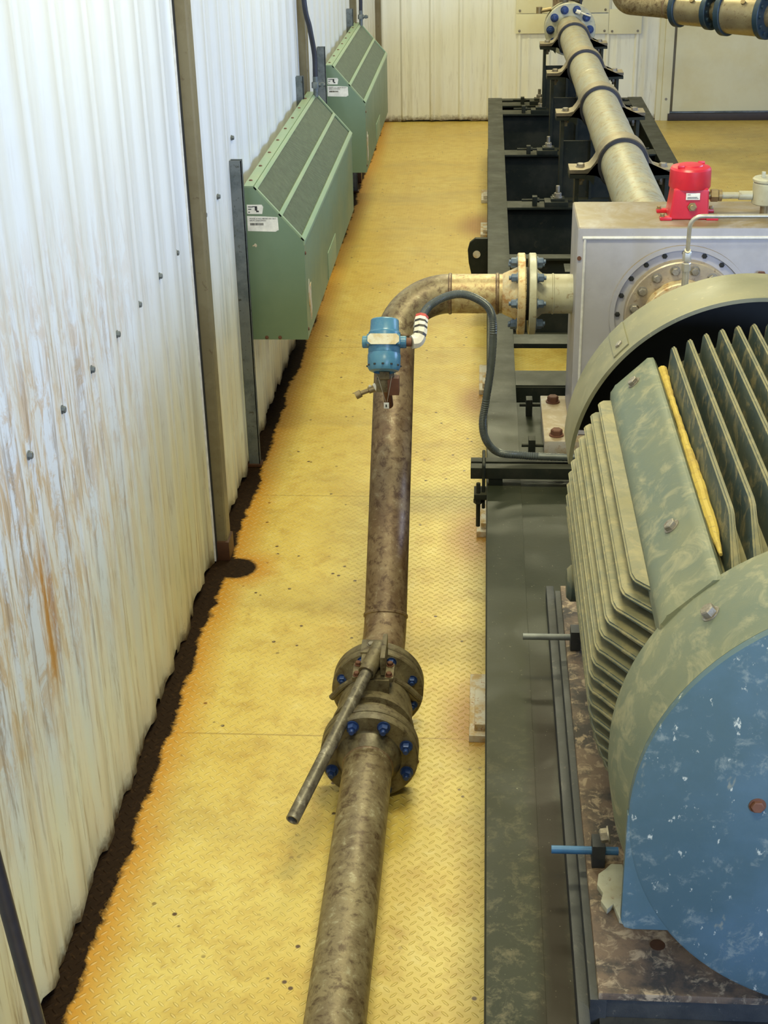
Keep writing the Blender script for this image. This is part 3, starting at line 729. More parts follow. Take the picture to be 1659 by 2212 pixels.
# feet
for x0, x1 in ((.272, .50), (1.14, 1.37)):
    b = B(); b.box(x0, x1, 5.69, 6.24, HS+.028, BZ0, .004); ft = obj('foot_plate', b, 'footp', PH) if 'footp' in M else None
    if ft is None:
        M['footp'] = grime('stained_foot_paint', (.46, .42, .38), (.38, .28, .16), (.25, .12, .06), 9, 30, rough=(.35, .6), bump=.15, dust=(.23, .165, .08), dust_amt=.95)
        ft = obj('foot_plate', b, 'footp', PH)
    b = B(); b.box(x0+.02, x1-.02, 5.71, 6.22, HS+.002, HS+.029, .003); obj('shim_pack', b, 'base', PH)
    nb = bolt_mesh('foot_bolt', 'rustbolt', .026, .03)
    for yy in (5.76, 6.16): inst('foot_bolt', nb, PH, (x0+.055 if x0 < .8 else x1-.055, yy, BZ0))
for yy in (5.74, 6.22):
    b = B(); b.cyl((.175, yy, .64), (.272, yy, .64), .008, 12); b.box(.205, .235, yy-.028, yy+.028, HS, .675, .003); obj('jack_screw', b, 'skid', PH)
# suction nozzle on the left side: pipe and flange
NY, NZ, PR = 5.98, 1.255, .0855
b = B(); b.cyl((.225, NY, NZ), (.40, NY, NZ), PR, 48); obj('nozzle', b, 'cream', PH)
b = B(); b.lathe([(.06, 0), (.172, 0), (.176, .004), (.176, .028), (.172, .032), (.11, .034), (PR+.002, .06), (PR, .075)], (.195, NY, NZ), (1, 0, 0), 64); NF = obj('nozzle_flange', b, 'cream', PH)
b = B(); b.lathe([(PR, 0), (PR+.003, .003), (PR+.003, .008), (PR, .011)], (.295, NY, NZ), (1, 0, 0), 48); obj('nozzle_weld', b, 'cream', PH)

# ================================================================== PIPING
PX, PZ = -.38, .176
def stud_set(me_name, m, parent, c, axis, n, rr, r, h, shank, phase=0.0):
    me = bolt_mesh(me_name, m, r, h, shank); ax = Vector(axis).normalized(); q = ax.to_track_quat('Z', 'Y')
    for i in range(n):
        a = 2*PI*i/n+phase; inst(me_name, me, parent, Vector(c)+q @ Vector((rr*math.cos(a), rr*math.sin(a), 0)), axis, i*.7)
def wn_flange(c, axis, R=.172, t=.038, hub=.115, neck=.055, raised=True):
    """weld neck flange: face at c, body extends along axis"""
    b = B(); b.lathe([(PR-.012, -.004), (.115, -.004), (.115, 0), (R-.004, 0), (R, .004), (R, t-.004), (R-.004, t), (hub, t), (hub-.004, t+.01), (PR+.003, t+neck), (PR, t+neck+.004), (PR-.004, t+neck+.004)], c, axis, 72); return b
# near pipe (towards the viewer)
P1 = root('near_pipe', (PX, 2.5, PZ), 'mottled brown steel pipe lying along the floor from bottom edge to the valve', 'pipe')
YF = 4.08    # front face of the near flange pair
b = B(); b.cyl((PX, .2, PZ), (PX, YF-.085, PZ), PR, 64); obj('pipe_run', b, 'pipe', P1)
b = B(); b.lathe([(PR, 0), (PR+.004, .004), (PR+.004, .012), (PR, .016)], (PX, YF-.098, PZ), (0, 1, 0), 64); obj('weld_ring', b, 'piper', P1)
f1 = obj('pipe_flange', wn_flange((PX, YF, PZ), (0, -1, 0)), 'flange', P1)
stud_set('stud_bolt', 'bluebolt', f1, (PX, YF-.038, PZ), (0, -1, 0), 8, .142, .0185, .026, .016, PI/8)
b = B(); b.box(PX-.12, PX+.12, 1.9, 1.98, 0, .095, .004); obj('pipe_support', b, 'skid', P1)
# ball valve
VL = root('ball_valve', (PX, 4.28, PZ), 'flanged brown ball valve with blue studs in the floor pipe, lever pointing to lower left', 'valve')
YV0, YV1 = YF+.006, 4.50
b = B(); b.lathe([(.07, 0), (.168, 0), (.172, .004), (.172, .034), (.168, .038), (.13, .044), (.112, .06), (.128, .10), (.138, .17), (.138, .25), (.128, .31), (.112, .355), (.13, .372), (.168, .378), (.172, .382), (.172, YV1-YV0-.004), (.168, YV1-YV0), (.07, YV1-YV0)], (PX, YV0, PZ), (0, 1, 0), 72)
obj('valve_body', b, 'flange', VL)
b = B(); b.lathe([(.129, 0), (.150, .004), (.150, .022), (.131, .026)], (PX, YV0+.11, PZ), (0, 1, 0), 64); obj('body_ring', b, 'flange', VL)
sb2 = bolt_mesh('stud_bolt', 'bluebolt', .016, .022, .010)
for i in range(8):
    a = 2*PI*(i+.5)/8; inst('stud_bolt', sb2, VL, (PX+.142*math.cos(a), YV0+.378, PZ+.142*math.sin(a)), (0, -1, 0))
for s in (-1, 1):
    b = B(); b.tube(smooth_path([(PX+s*.165, YV0+.30, PZ+.02), (PX+s*.12, YV0+.29, PZ+.075), (PX+s*.07, YV0+.28, PZ+.115)]), .012, 10)
    obj('cast_rib', b, 'flange', VL)
b = B(); b.cyl((PX, 4.33, PZ+.12), (PX, 4.33, PZ+.19), .045, 24); b.box(PX-.075, PX+.075, 4.27, 4.37, PZ+.165, PZ+.185, .006); b.box(PX-.06, PX+.06, 4.26, 4.27, PZ+.12, PZ+.18, .003); obj('stem_bonnet', b, 'flange', VL)
bb = bolt_mesh('bonnet_bolt', 'rustbolt', .011, .014)
for sx in (-.058, .058): 
    for yy in (4.285, 4.355): inst('bonnet_bolt', bb, VL, (PX+sx, yy, PZ+.185))
# lever head: fork plate, then a long tube handle dropping to the lower left
LH = Vector((-.370, 4.35, .415)); LE = Vector((-.600, 3.66, .20))
b = B(); b.cyl((PX, 4.33, PZ+.18), (PX, 4.33, .40), .022, 20); b.box(PX-.045, PX+.045, 4.30, 4.42, .385, .405, .006)
b.box(PX+.028, PX+.046, 4.27, 4.44, .37, .445, .006)
b.box(PX-.05, PX+.03, 4.36, 4.45, .40, .412, .004)
dirv = (LE-LH).normalized()
b.cyl(LH-dirv*.03, LH+dirv*.10, .031, 24, inner=.024); lv = obj('lever_head', b, 'flange', VL)
bb2 = bolt_mesh('lever_bolt', 'bolt', .012, .01); inst('lever_bolt', bb2, lv, (PX-.015, 4.41, .412))
K1 = LH+dirv*.02
path = [K1, K1+(LE-K1)*.32+Vector((.008, 0, 0)), K1+(LE-K1)*.40, LE]
b = B(); b.lathe([(.018, 0), (.0225, 0), (.0225, (LE-K1).length), (.018, (LE-K1).length), (.0165, (LE-K1).length-.004), (.0165, 0)], K1, LE-K1, 24)
hd = obj('lever_handle', b, 'leverp', VL) if 'leverp' in M else None
if hd is None:
    M['leverp'] = mat_pipe('worn_lever_pipe', (.13, .11, .07), (.22, .19, .13), (.06, .045, .03), (.40, .36, .28)); hd = obj('lever_handle', b, 'leverp', VL)
b = B(); b.cyl(LE-dirv*.02, LE-dirv*.019, .0165, 20); obj('handle_bore', b, 'dark', hd)
# rising pipe: flange, 45 elbow, riser, 90 elbow, run to nozzle flange
P2 = root('rising_pipe', (PX, 4.6, 0), 'rust-brown steel pipe rising from the valve and elbowing right into the pump housing', 'pipe')
f2 = obj('pipe_flange', wn_flange((PX, YV1+.006, PZ), (0, 1, 0)), 'flange', P2)
Y45 = NY-(NZ-PZ)    # 45 degree line meets the nozzle axis
path = fillet_path([(PX, YV1+.06, PZ), (PX, Y45, PZ), (PX, NY, NZ), (.10, NY, NZ)], .001, 1)
e45 = fillet_path([(PX, YV1+.06, PZ), (PX, Y45, PZ), (PX, NY, NZ)], .16, 10)[:-1]
full = fillet_path([(PX, Y45+.15, PZ+.15), (PX, NY, NZ), (.095, NY, NZ)], .235, 16)
e90 = full[1:-1]
b = B(); b.tube(e45, PR, 48, cap=False); obj('lower_elbow', b, 'piper', P2)
b = B(); b.tube([e45[-1], e90[0]], PR, 48, cap=False); obj('riser_pipe', b, 'piper', P2)
b = B(); b.tube(e90, PR, 48, cap=False); obj('upper_elbow', b, 'pipe', P2)
b = B(); b.tube([e90[-1], Vector((.09, NY, NZ))], PR, 48, cap=False); obj('branch_pipe', b, 'piper2', P2) if 'piper2' in M else None
M['piper2'] = mat_pipe('stained_branch_pipe', (.36, .26, .12), (.50, .40, .20), (.20, .10, .04), (.60, .54, .32))
bp = B(); bp.tube([e90[-1], Vector((.09, NY, NZ))], PR, 48, cap=False); obj('branch_pipe', bp, 'piper2', P2)
def weld_ring(p, axis, par):
    q = B(); q.lathe([(PR-.001, -.009), (PR+.0045, -.004), (PR+.0045, .004), (PR-.001, .009)], p, axis, 56); obj('weld_ring', q, 'piper', par)
weld_ring(e45[-1], (0, 1, 1), P2); weld_ring(e90[0], (0, 1, 1), P2); weld_ring(e90[-1], (1, 0, 0), P2); weld_ring((.06, NY, NZ), (1, 0, 0), P2)
f3 = obj('pipe_flange', wn_flange((.180, NY, NZ), (-1, 0, 0), R=.176, t=.034, neck=.06), 'flanger', P2, label='rust-streaked cream flange')
b = B(); b.cyl((.178, NY, NZ), (.197, NY, NZ), .115, 48); obj('gasket', b, 'dark', P2)
for sgn, par, x in ((-1, f3, .146), (1, NF, .229)):
    me = bolt_mesh('stud_nut', 'greyblue', .018, .028, .010)
    for i in range(8):
        a = 2*PI*i/8; inst('stud_nut', me, par, (x, NY+.143*math.cos(a), NZ+.143*math.sin(a)), (sgn, 0, 0), i*.5)
# rag / rust scale at the flange foot
b = B(); rnd = random.Random(2)
for i in range(14):
    x = -.27+rnd.uniform(-.035, .04); y = 4.22+rnd.uniform(-.03, .04); r = rnd.uniform(.008, .018)
    b.tube([(x, y, r*.6), (x+rnd.uniform(-.03, .03), y+rnd.uniform(-.02, .02), r*.7)], r*.6, 6)
setp(obj('rust_scale', b, 'rustbolt', origin=(-.27, 4.23, 0)), 'dark clump of rust scale on the floor right of the valve flange', 'debris')

# ================================================================== PRESSURE TRANSMITTER
TX, TY, TZ = -.378, 5.16, 1.315
TR = root('pressure_transmitter', (TX, TY, TZ-.2), 'blue cylindrical pressure transmitter mounted on the rising rusty pipe', 'transmitter')
ax = Vector((0, .50, .87)).normalized()      # barrel axis
c0 = Vector((TX, TY, TZ)); ez = Vector((0, -.87, .50))   # toward viewer
def along(a0, p): return c0+ax*a0+p
b = B(); b.lathe([(0, -.045), (.060, -.045), (.062, -.04), (.062, .035), (.058, .04), (0, .04)], c0, ax, 48)
b.cyl(c0+Vector((-.085, 0, 0)), c0+Vector((.085, 0, 0)), .024, 24, bev=.003)
b.box(-.064, .064, -.064, .01, -.020, .020, .006, mtx=Matrix.Translation(c0) @ ax.to_track_quat('Z', 'X').to_matrix().to_4x4() if 0 else Matrix.Translation(c0) @ Matrix((( 1, 0, 0), (0, .87, .50), (0, -.50, .87))).to_4x4())
hs = obj('housing', b, 'transm', TR)
b = B(); b.lathe([(.0, .088), (.050, .088), (.054, .084), (.056, .045), (.058, .04)], c0, ax, 48); obj('rear_cap', b, 'transm', TR)
b = B(); b.lathe([(.040, -.118), (.056, -.112), (.063, -.100), (.064, -.055), (.062, -.045)], c0, ax, 48)
b.lathe([(0, -.108), (.040, -.110), (.041, -.118)], c0, ax, 32)
fc = obj('front_cap', b, 'transm', TR)
b = B()
for i in range(12):
    a = 2*PI*i/12; q = ax.to_track_quat('Z', 'Y'); pp = c0+ax*-.095+q @ Vector((.0635*math.cos(a), .0635*math.sin(a), 0))
    b.cyl(pp-ax*.002, pp+ax*.004, .005, 6)
obj('cap_notch', b, 'dark', fc)
mt = Matrix.Translation(c0) @ Matrix(((1, 0, 0), (0, .87, .50), (0, -.50, .87))).to_4x4()
b = B(); bm = bmesh.new()
pts = [(-.06, -.01), (-.047, -.021), (.047, -.021), (.06, -.01), (.06, .01), (.050, .020), (-.050, .020), (-.06, .01)]
vs = [bm.verts.new((u, -.066, v)) for u, v in pts]; f = bm.faces.new(vs); r = bmesh.ops.extrude_face_region(bm, geom=[f]); bmesh.ops.translate(bm, vec=(0, -.003, 0), verts=[e for e in r['geom'] if isinstance(e, bmesh.types.BMVert)])
bmesh.ops.recalc_face_normals(bm, faces=bm.faces[:]); b.merge(bm, mt); obj('name_plate', b, 'tag', TR, label='pale rusty name plate')
b = B(); b.cyl(c0+Vector((.085, 0, 0)), c0+Vector((.105, 0, 0)), .017, 20); obj('conduit_nipple', b, 'rustbolt', TR)
# neck and manifold down to the pipe
nk = c0+Vector((0, 0, -.13))
b = B(); b.cyl(c0+Vector((0, .0, -.03)), nk, .026, 20); b.hex(nk+Vector((0, 0, .02)), nk+Vector((0, 0, -.015)), .036)
b.box(TX-.035, TX+.04, TY-.02, TY+.06, TZ-.20, TZ-.145, .006); obj('sensor_neck', b, 'flange', TR)
b = B(); b.cyl((TX, TY+.04, TZ-.17), (TX, TY+.18, TZ-.33), .018, 16); b.box(TX+.01, TX+.055, TY-.025, TY+.02, TZ-.21, TZ-.14, .004); obj('manifold', b, 'rustbolt', TR)
b = B(); b.cyl((TX-.03, TY, TZ-.185), (TX-.065, TY-.01, TZ-.195), .014, 14); b.cyl((TX-.065, TY-.01, TZ-.195), (TX-.095, TY-.015, TZ-.205), .009, 12); b.cyl((TX-.095, TY-.015, TZ-.205), (TX-.115, TY-.018, TZ-.215), .015, 12); obj('bleed_valve', b, 'bronze', TR)
b = B(); b.cyl((TX-.034, TY, TZ-.184), (TX-.043, TY-.002, TZ-.188), .017, 16); b.cyl((TX-.052, TY, TZ-.190), (TX-.058, TY-.002, TZ-.193), .0165, 16); obj('tape_band', b, 'stripew', TR)
b = B(); b.tube([(TX-.025, TY-.05, TZ-.12), (TX+.004, TY-.055, TZ-.225)], .0012, 6); b.tube([(TX+.03, TY-.05, TZ-.12), (TX+.010, TY-.055, TZ-.225)], .0012, 6); tw = obj('tag_wire', b, 'steel', TR)
b = B(); b.box(TX-.003, TX+.017, TY-.062, TY-.059, TZ-.250, TZ-.226, .001); obj('white_tag', b, 'white', TR)
b = B(); b.box(TX+.004, TX+.009, TY-.0635, TY-.062, TZ-.244, TZ-.233); obj('tag_mark', b, 'ink', TR)
# striped elbow fitting and flexible conduit
EL = root('striped_conduit_elbow', (TX+.12, TY, TZ), 'black and white striped taped elbow at the right of the blue transmitter', 'conduit fitting')
ep = smooth_path([(TX+.105, TY, TZ), (TX+.125, TY+.01, TZ+.002), (TX+.136, TY+.035, TZ+.025), (TX+.137, TY+.065, TZ+.05), (TX+.140, TY+.095, TZ+.07)], 8)
n = len(ep); k0 = 0
segs = [(0, .42, 'stripew'), (.42, .48, 'stripek'), (.48, .60, 'stripew'), (.60, .66, 'stripek'), (.66, .76, 'stripew'), (.76, .82, 'stripek'), (.82, .92, 'stripew'), (.92, 1.0, 'redtape')]
for a, c, mm in segs:
    i0, i1 = int(a*(n-1)), max(int(c*(n-1)), int(a*(n-1))+1)
    q = B(); q.tube(ep[i0:i1+1], .0275 if mm != 'stripek' else .0265, 8); obj('fitting_body' if mm == 'stripew' else ('tape_stripe' if mm == 'stripek' else 'red_collar'), q, mm, EL)
cp = [tuple(ep[-1]), (-.21, 5.32, 1.408), (-.15, 5.36, 1.432), (-.09, 5.39, 1.435), (-.03, 5.41, 1.412), (.022, 5.42, 1.368), (.040, 5.42, 1.30), (.036, 5.41, 1.15), (.015, 5.40, .98), (.003, 5.40, .88), (.02, 5.41, .80), (.07, 5.44, .735), (.16, 5.465, .712), (.30, 5.465, .705), (.55, 5.465, .70)]
cp = smooth_path(cp, 26)
b = B(); b.tube(cp, .0155, 14, rings=[.0155+(.0012 if i % 2 else -.0006) for i in range(len(cp))])
setp(obj('flexible_conduit', b, 'conduit', origin=(0, 5.42, .86)), 'grey ribbed flexible conduit looping from the transmitter down over the skid edge', 'conduit')

# strut bars across the skid under the conduit
ST = root('conduit_strut', (.2, 5.45, .62), 'dark pair of steel channel bars lying across the skid deck under the conduit', 'strut')
for y0, y1, z0, z1 in ((5.485, 5.53, .63, .672), (5.40, 5.45, .63, .68)):
    b = B(); b.box(-.045, .62, y0, y1, z0, z1, .003); obj('channel_bar', b, 'skid', ST)
for x in (.03, .45):
    b = B(); b.box(x, x+.06, 5.41, 5.52, HS+.003, .63, .003); obj('standoff', b, 'skid', ST)
b = B(); b.tube(fillet_path([(.010, 5.39, .50), (.010, 5.39, .70), (.010, 5.54, .70), (.010, 5.54, .56)], .012, 5), .007, 10)
b.box(-.03, .024, 5.36, 5.45, .55, .575, .004); b.cyl((-.012, 5.38, .42), (-.012, 5.38, .62), .009, 10); b.hex((-.012, 5.38, .53), (-.012, 5.38, .55), .02); obj('beam_clamp', b, 'skid', ST)

# ================================================================== RED VIBRATION SWITCH
RS = root('red_vibration_switch', (.84, 5.93, BZ1), 'bright red enclosure with domed screw cap on top of the grey housing', 'switch')
def frustum(x0, x1, y0, y1, z0, x0t, x1t, y0t, y1t, z1, bev):
    bm = bmesh.new(); bmesh.ops.create_cube(bm, size=1)
    for v in bm.verts:
        t = v.co.z > 0
        v.co = Vector(((x1t if v.co.x > 0 else x0t) if t else (x1 if v.co.x > 0 else x0), (y1t if v.co.y > 0 else y0t) if t else (y1 if v.co.y > 0 else y0), z1 if t else z0))
    bmesh.ops.bevel(bm, geom=bm.edges[:], offset=bev, segments=3, affect='EDGES', profile=.7); q = B(); q.merge(bm); return q
obj('body', frustum(.765, .928, 5.87, 6.02, BZ1, .780, .922, 5.875, 6.015, 1.735, .015), 'red', RS)
b = B(); b.lathe([(.07, 0), (.084, 0), (.086, .004), (.084, .075), (.078, .083), (.05, .088), (.048, .092), (0, .094)], (.850, 5.945, 1.728), (0, 0, 1), 48); cpo = obj('screw_cap', b, 'red', RS)
b = B()
for a in (-2.4, .7): b.box(-.014, .014, -.008, .008, 0, .012, .004, mtx=Matrix.Translation((.850+.062*math.cos(a), 5.945+.062*math.sin(a), 1.812)))
obj('cap_lug', b, 'red', cpo)
b = B()
for x, y in ((.752, 5.88), (.752, 6.01), (.942, 5.88), (.942, 6.01)): b.box(x-.025, x+.025, y-.018, y+.018, BZ1, BZ1+.014, .005)
obj('mounting_ear', b, 'red', RS)
me = bolt_mesh('ear_bolt', 'bronze', .009, .012)
for x, y in ((.738, 5.88), (.738, 6.01), (.956, 5.88), (.956, 6.01)): inst('ear_bolt', me, RS, (x, y, BZ1+.014))
b = B(); b.cyl((.856, 5.868, 1.662), (.856, 5.862, 1.662), .019, 6); b.cyl((.856, 5.866, 1.662), (.856, 5.848, 1.662), .012, 20, bev=.002); obj('reset_button', b, 'bronze', RS, label='pale reset button in a hexagonal collar')
b = B(); b.box(.828, .885, 5.8675, 5.870, 1.690, 1.718, .001); lb = obj('rating_label', b, 'white', RS, label='small white rating label')
b = B()
for z, w_ in ((1.710, .012), (1.700, .04), (1.695, .045)): b.box(.834, .834+w_, 5.8668, 5.8676, z, z+.002)
obj('printed_line', b, 'ink', lb)
CR = root('conduit_run', (1.02, 5.95, 1.69), 'brown conduit fittings joining the red switch to the round box at the right edge', 'conduit')
b = B(); b.cyl((.928, 5.945, 1.69), (.965, 5.945, 1.69), .016, 20); b.hex((.940, 5.945, 1.69), (.972, 5.945, 1.69), .027); b.cyl((.972, 5.945, 1.69), (.985, 5.945, 1.69), .024, 20); obj('union', b, 'bronze', CR)
b = B(); b.cyl((.985, 5.945, 1.69), (1.06, 5.945, 1.69), .014, 20); b.cyl((1.055, 5.945, 1.69), (1.11, 5.945, 1.69), .019, 20); obj('nipple', b, 'cream', CR)
b = root('round_junction_box', (1.165, 5.945, 1.65), 'round tan conduit junction box at the right edge above the grey housing', 'junction box')
q = B(); q.cyl((1.165, 5.945, 1.655), (1.165, 5.945, 1.745), .055, 36, bev=.004); obj('box_body', q, 'cream', b)
q = B(); q.cyl((1.165, 5.945, 1.745), (1.165, 5.945, 1.765), .058, 36, bev=.006); q.box(1.14, 1.155, 5.93, 5.945, 1.765, 1.79, .003); obj('box_cover', q, 'cream', b)
q = B(); q.cyl((1.165, 5.945, BZ1), (1.165, 5.945, 1.655), .018, 16); obj('box_stem', q, 'bronze', b)

# steel seal flush tube
SFT = root('seal_flush_tube', (.79, 5.42, 1.35), 'bent stainless tube rising from the shaft seal and running right across the grey housing', 'tube')
b = B(); b.tube(fillet_path([(.788, 5.44, 1.54), (.788, 5.42, 1.735), (1.5, 5.42, 1.735)], .045, 10), .0085, 16); obj('bent_tube', b, 'steel', SFT)
b = B(); b.hex((.788, 5.44, 1.555), (.788, 5.44, 1.592), .017, .1); b.cyl((.788, 5.44, 1.59), (.788, 5.43, 1.60), .012, 16); b.hex((.788, 5.44, 1.515), (.788, 5.44, 1.548), .018, .1); obj('compression_fitting', b, 'steel', SFT)
b = B(); b.cyl((.788, 5.44, 1.36), (.788, 5.44, 1.52), .0135, 20); obj('riser_nipple', b, 'steel', SFT)
b = B(); b.cyl((.788, 5.44, 1.34), (.788, 5.44, 1.365), .022, 20); b.box(.765, .84, 5.43, 5.60, 1.325, 1.345, .004); b.cyl((.83, 5.5, 1.34), (.83, 5.5, 1.385), .012, 12); obj('gland_block', b, 'bronze', SFT)
b = B(); b.lathe([(.105, 0), (.118, 0), (.118, .20), (.105, .20)], (RX, 5.38, RZ), (0, 1, 0), 48, closed=True); obj('seal_sleeve', b, 'cream', SFT)

# ================================================================== MOTOR
MX, MZ = .825, 1.262
MO = root('electric_motor', (MX, 3.2, HS+.09), 'large finned blue-green electric motor filling the right side', 'electric motor')
b = B(); b.lathe([(0, 0), (.455, 0), (.455, 1.42), (0, 1.42)], (MX, 2.60, MZ), (0, 1, 0), 72); obj('frame_shell', b, 'motor', MO)
# fins: each is a thin plate with rounded tip; run along y, near end raked back
def fin(kind, k):
    """kind 'side': horizontal plates stacked in z on the left and right; 'top': upright plates stacked in x"""
    RT = .568; y_far = 3.93; y_tip = 2.84; y_root = 2.64; t0, t1 = .0085, .0058
    if kind == 'top': t0, t1 = .0135, .0065
    bm = bmesh.new()
    o = (k[1]-MZ) if kind == 'side' else (k-MX)
    tip = math.sqrt(max(RT*RT-o*o, 0))-(0 if kind == 'side' else .02); rt = math.sqrt(.44*.44-o*o) if abs(o) < .42 else .13
    prof = [(rt, y_root, t0), (tip-.022, y_tip-.035, t1), (tip-.006, y_tip-.014, t1), (tip, y_tip+.016, t1), (tip, y_far-.02, t1), (tip-.015, y_far, t1), (rt, y_far, t0)]
    def P(h, y, t): return (MX+k[0]*h, y, k[1]+t) if kind == 'side' else (k+t, y, MZ+h)
    bot = [bm.verts.new(P(h, y, -t)) for h, y, t in prof]; top = [bm.verts.new(P(h, y, t)) for h, y, t in prof]
    n = len(prof); bm.faces.new(bot[::-1]); bm.faces.new(top)
    for i in range(n): bm.faces.new((bot[i], bot[(i+1) % n], top[(i+1) % n], top[i]))
    bmesh.ops.recalc_face_normals(bm, faces=bm.faces[:])
    bmesh.ops.bevel(bm, geom=bm.edges[:], offset=.0045, segments=3, affect='EDGES')
    return bm
b = B(); zs = [MZ+.295-i*.0372 for i in range(19)]
for z in zs:
    for s in (-1, 1): b.merge(fin('side', (s, z)))
obj('side_fins', b, 'motor', MO)
b = B(); x = MX-.276
while x <= MX+.27: b.merge(fin('top', x)); x += .0442
obj('top_fins', b, 'motor', MO)
# sloping lifting pads at the upper corners
def pad(s):
    b = B()
    pts = [(-.300, .02), (-.40, .10), (-.446, .27), (-.447, .315), (-.434, .338), (-.345, .424), (-.326, .428), (-.300, .37), (-.265, .25)]
    pts = [(MX+s*px, MZ+pz) for px, pz in pts]
    b.poly(pts, 2.60, 3.96, 'y', .012)
    return b
for s in (1, -1):
    p = obj('corner_pad', pad(s), 'bracket', MO)
    me = bolt_mesh('pad_bolt', 'bolt', .016, .014)
    nv = Vector((-s*.70, 0, .72)).normalized()
    for yy in (2.93, 3.86): inst('pad_bolt', me, p, (MX-s*.388, yy, MZ+.382), nv)
rnd = random.Random(4); pth = [(MX-.300, 2.78+i*.02, MZ+.392+rnd.uniform(-.003, .003)) for i in range(59)]
b = B(); b.tube(pth, .01, 10, rings=[(.0115+.003*math.sin(i*.11))*rnd.uniform(.93, 1.07)*min(1, .35+i/10)*(1 if i < 40 else 1+(i-40)*.012) for i in range(59)])
obj('residue_streak', b, 'yellowdust', MO, label='yellow residue in the groove beside the pad')
# lug boss low on the left flank
b = B(); b.cyl((MX-.568, 3.72, 1.06), (MX-.42, 3.72, 1.06), .055, 28, bev=.012); obj('side_boss', b, 'motor', MO)
# near end bracket and cover
b = B(); b.lathe([(0, .26), (.50, .26), (.535, .24), (.540, .20), (.540, .10), (.532, .05), (.518, .02), (.515, .0), (0, .0)], (MX, 2.385, MZ), (0, 1, 0), 96); obj('end_bracket', b, 'bracket', MO)
b = B(); b.lathe([(0, 0), (.508, 0), (.515, .003), (.515, .022), (0, .022)], (MX, 2.362, MZ), (0, 1, 0), 96)
objc = b; b = B()
b.poly([(MX-.517, MZ), (MX-.516, MZ-.28), (MX-.508, MZ-.298), (MX-.49, MZ-.303), (MX-.40, MZ-.303), (MX-.2, MZ)], 2.364, 2.383, 'y', .002)
obj('cover_skirt', b, 'cover', MO); b = B()
b.poly([(MX+.517, MZ), (MX+.516, MZ-.28), (MX+.508, MZ-.298), (MX+.49, MZ-.303), (MX+.40, MZ-.303), (MX+.2, MZ)], 2.364, 2.383, 'y', .002)
obj('cover_skirt', b, 'cover', MO)
cv = obj('end_cover', objc, 'cover', MO, label='round blue end cover speckled with dried splashes')
me = bolt_mesh('cover_bolt', 'rustbolt', .014, .01)
for sx in (-1, 1): inst('cover_bolt', me, cv, (MX+sx*.258, 2.362, MZ+.035), (0, -1, 0))
me2 = bolt_mesh('bracket_bolt', 'bolt', .016, .02); inst('bracket_bolt', me2, MO, (MX-.536, 2.50, MZ-.16), (-1, 0, -.2)); inst('bracket_bolt', me2, MO, (MX-.36, 2.50, MZ+.40), (-.67, 0, .74))
# far cowl
def arcpoly(ri, ro, a0, a1, n=90):
    A = [math.radians(a0+(a1-a0)*i/n) for i in range(n+1)]
    return [(.819+ro*math.cos(t), 1.296+ro*math.sin(t)) for t in A]+[(.819+ri*math.cos(t), 1.296+ri*math.sin(t)) for t in reversed(A)]
b = B(); b.poly(arcpoly(.540, .552, 2, 178), 4.02, 4.27, 'y')
cw = obj('fan_cowl', b, 'cowl', MO)
b = B(); b.poly(arcpoly(.12, .540, 4, 176), 4.255, 4.265, 'y'); obj('cowl_back', b, 'dark', cw)
me3 = bolt_mesh('cowl_bolt', 'bolt', .013, .012)
for a in (137, 43): inst('cowl_bolt', me3, cw, (.819+.552*math.cos(math.radians(a)), 4.10, 1.296+.552*math.sin(math.radians(a))), (math.cos(math.radians(a)), 0, math.sin(math.radians(a))))
b = B(); b.box(-.03, .03, -.08, .13, -.004, .008, .004, mtx=Matrix.Translation(((.819)+.549*math.cos(math.radians(137)), 4.13, 1.296+.549*math.sin(math.radians(137)))) @ Matrix.Rotation(math.radians(-47), 4, 'Y')); obj('cowl_tab', b, 'cowl', cw)
b = B(); b.lathe([(0, 0), (.42, 0), (.42, .02), (0, .02)], (MX, 4.05, MZ), (0, 1, 0), 64); obj('inner_shield', b, 'dark', MO)
# feet
for s in (-1, 1):
    for y0 in (2.70, 3.45):
        b = B(); b.poly([(MX+s*.40, .70), (MX+s*.40, .73), (MX+s*.36, .74), (MX+s*.32, .92), (MX+s*.25, .95), (MX+s*.22, .70)], y0, y0+.32, 'y', .006); ft = obj('motor_foot', b, 'motor', MO)
# ---- base under the motor
MB = root('motor_base', (MX, 3.5, HS), 'rusty dirt-caked raised base plate under the motor', 'base plate')
b = B(); b.box(.28, 1.37, 2.44, 4.36, HS+.085, HS+.106, .004); obj('top_plate', b, 'base', MB)
b = B(); b.box(.235, .262, 1.3, 4.45, HS+.001, HS+.055, .004); b.box(.262, .30, 2.44, 4.36, HS+.001, HS+.085, .003); b.box(1.35, 1.38, 2.44, 4.36, HS+.001, HS+.085, .003); obj('side_bar', b, 'basedark', MB)
b = B(); b.box(.285, 1.365, 2.445, 2.47, HS+.001, HS+.086, .003); b.box(.285, 1.365, 1.3, 2.445, HS+.001, HS+.03, .003); obj('front_bar', b, 'basedark', MB)
b = B(); b.cyl((.43, 2.60, HS+.106), (.43, 2.60, HS+.1075), .018, 20); obj('plate_hole', b, 'rustfoot', MB)
b = B(); b.poly([(2.50, HS+.107), (2.50, HS+.112), (2.86, HS+.112), (2.86, HS+.107)], .30, .36, 'x')
rnd = random.Random(9)
b = B(); pts = [(.335, 2.72), (.318, 2.70), (.305, 2.73), (.312, 2.76), (.30, 2.79), (.306, 2.83), (.325, 2.85), (.34, 2.87), (.37, 2.87), (.37, 2.66), (.345, 2.67)]
b.poly(pts, HS+.106, HS+.122, 'z', .003); obj('shim_plate', b, 'cream', MB, label='scalloped pale shim under the motor foot')
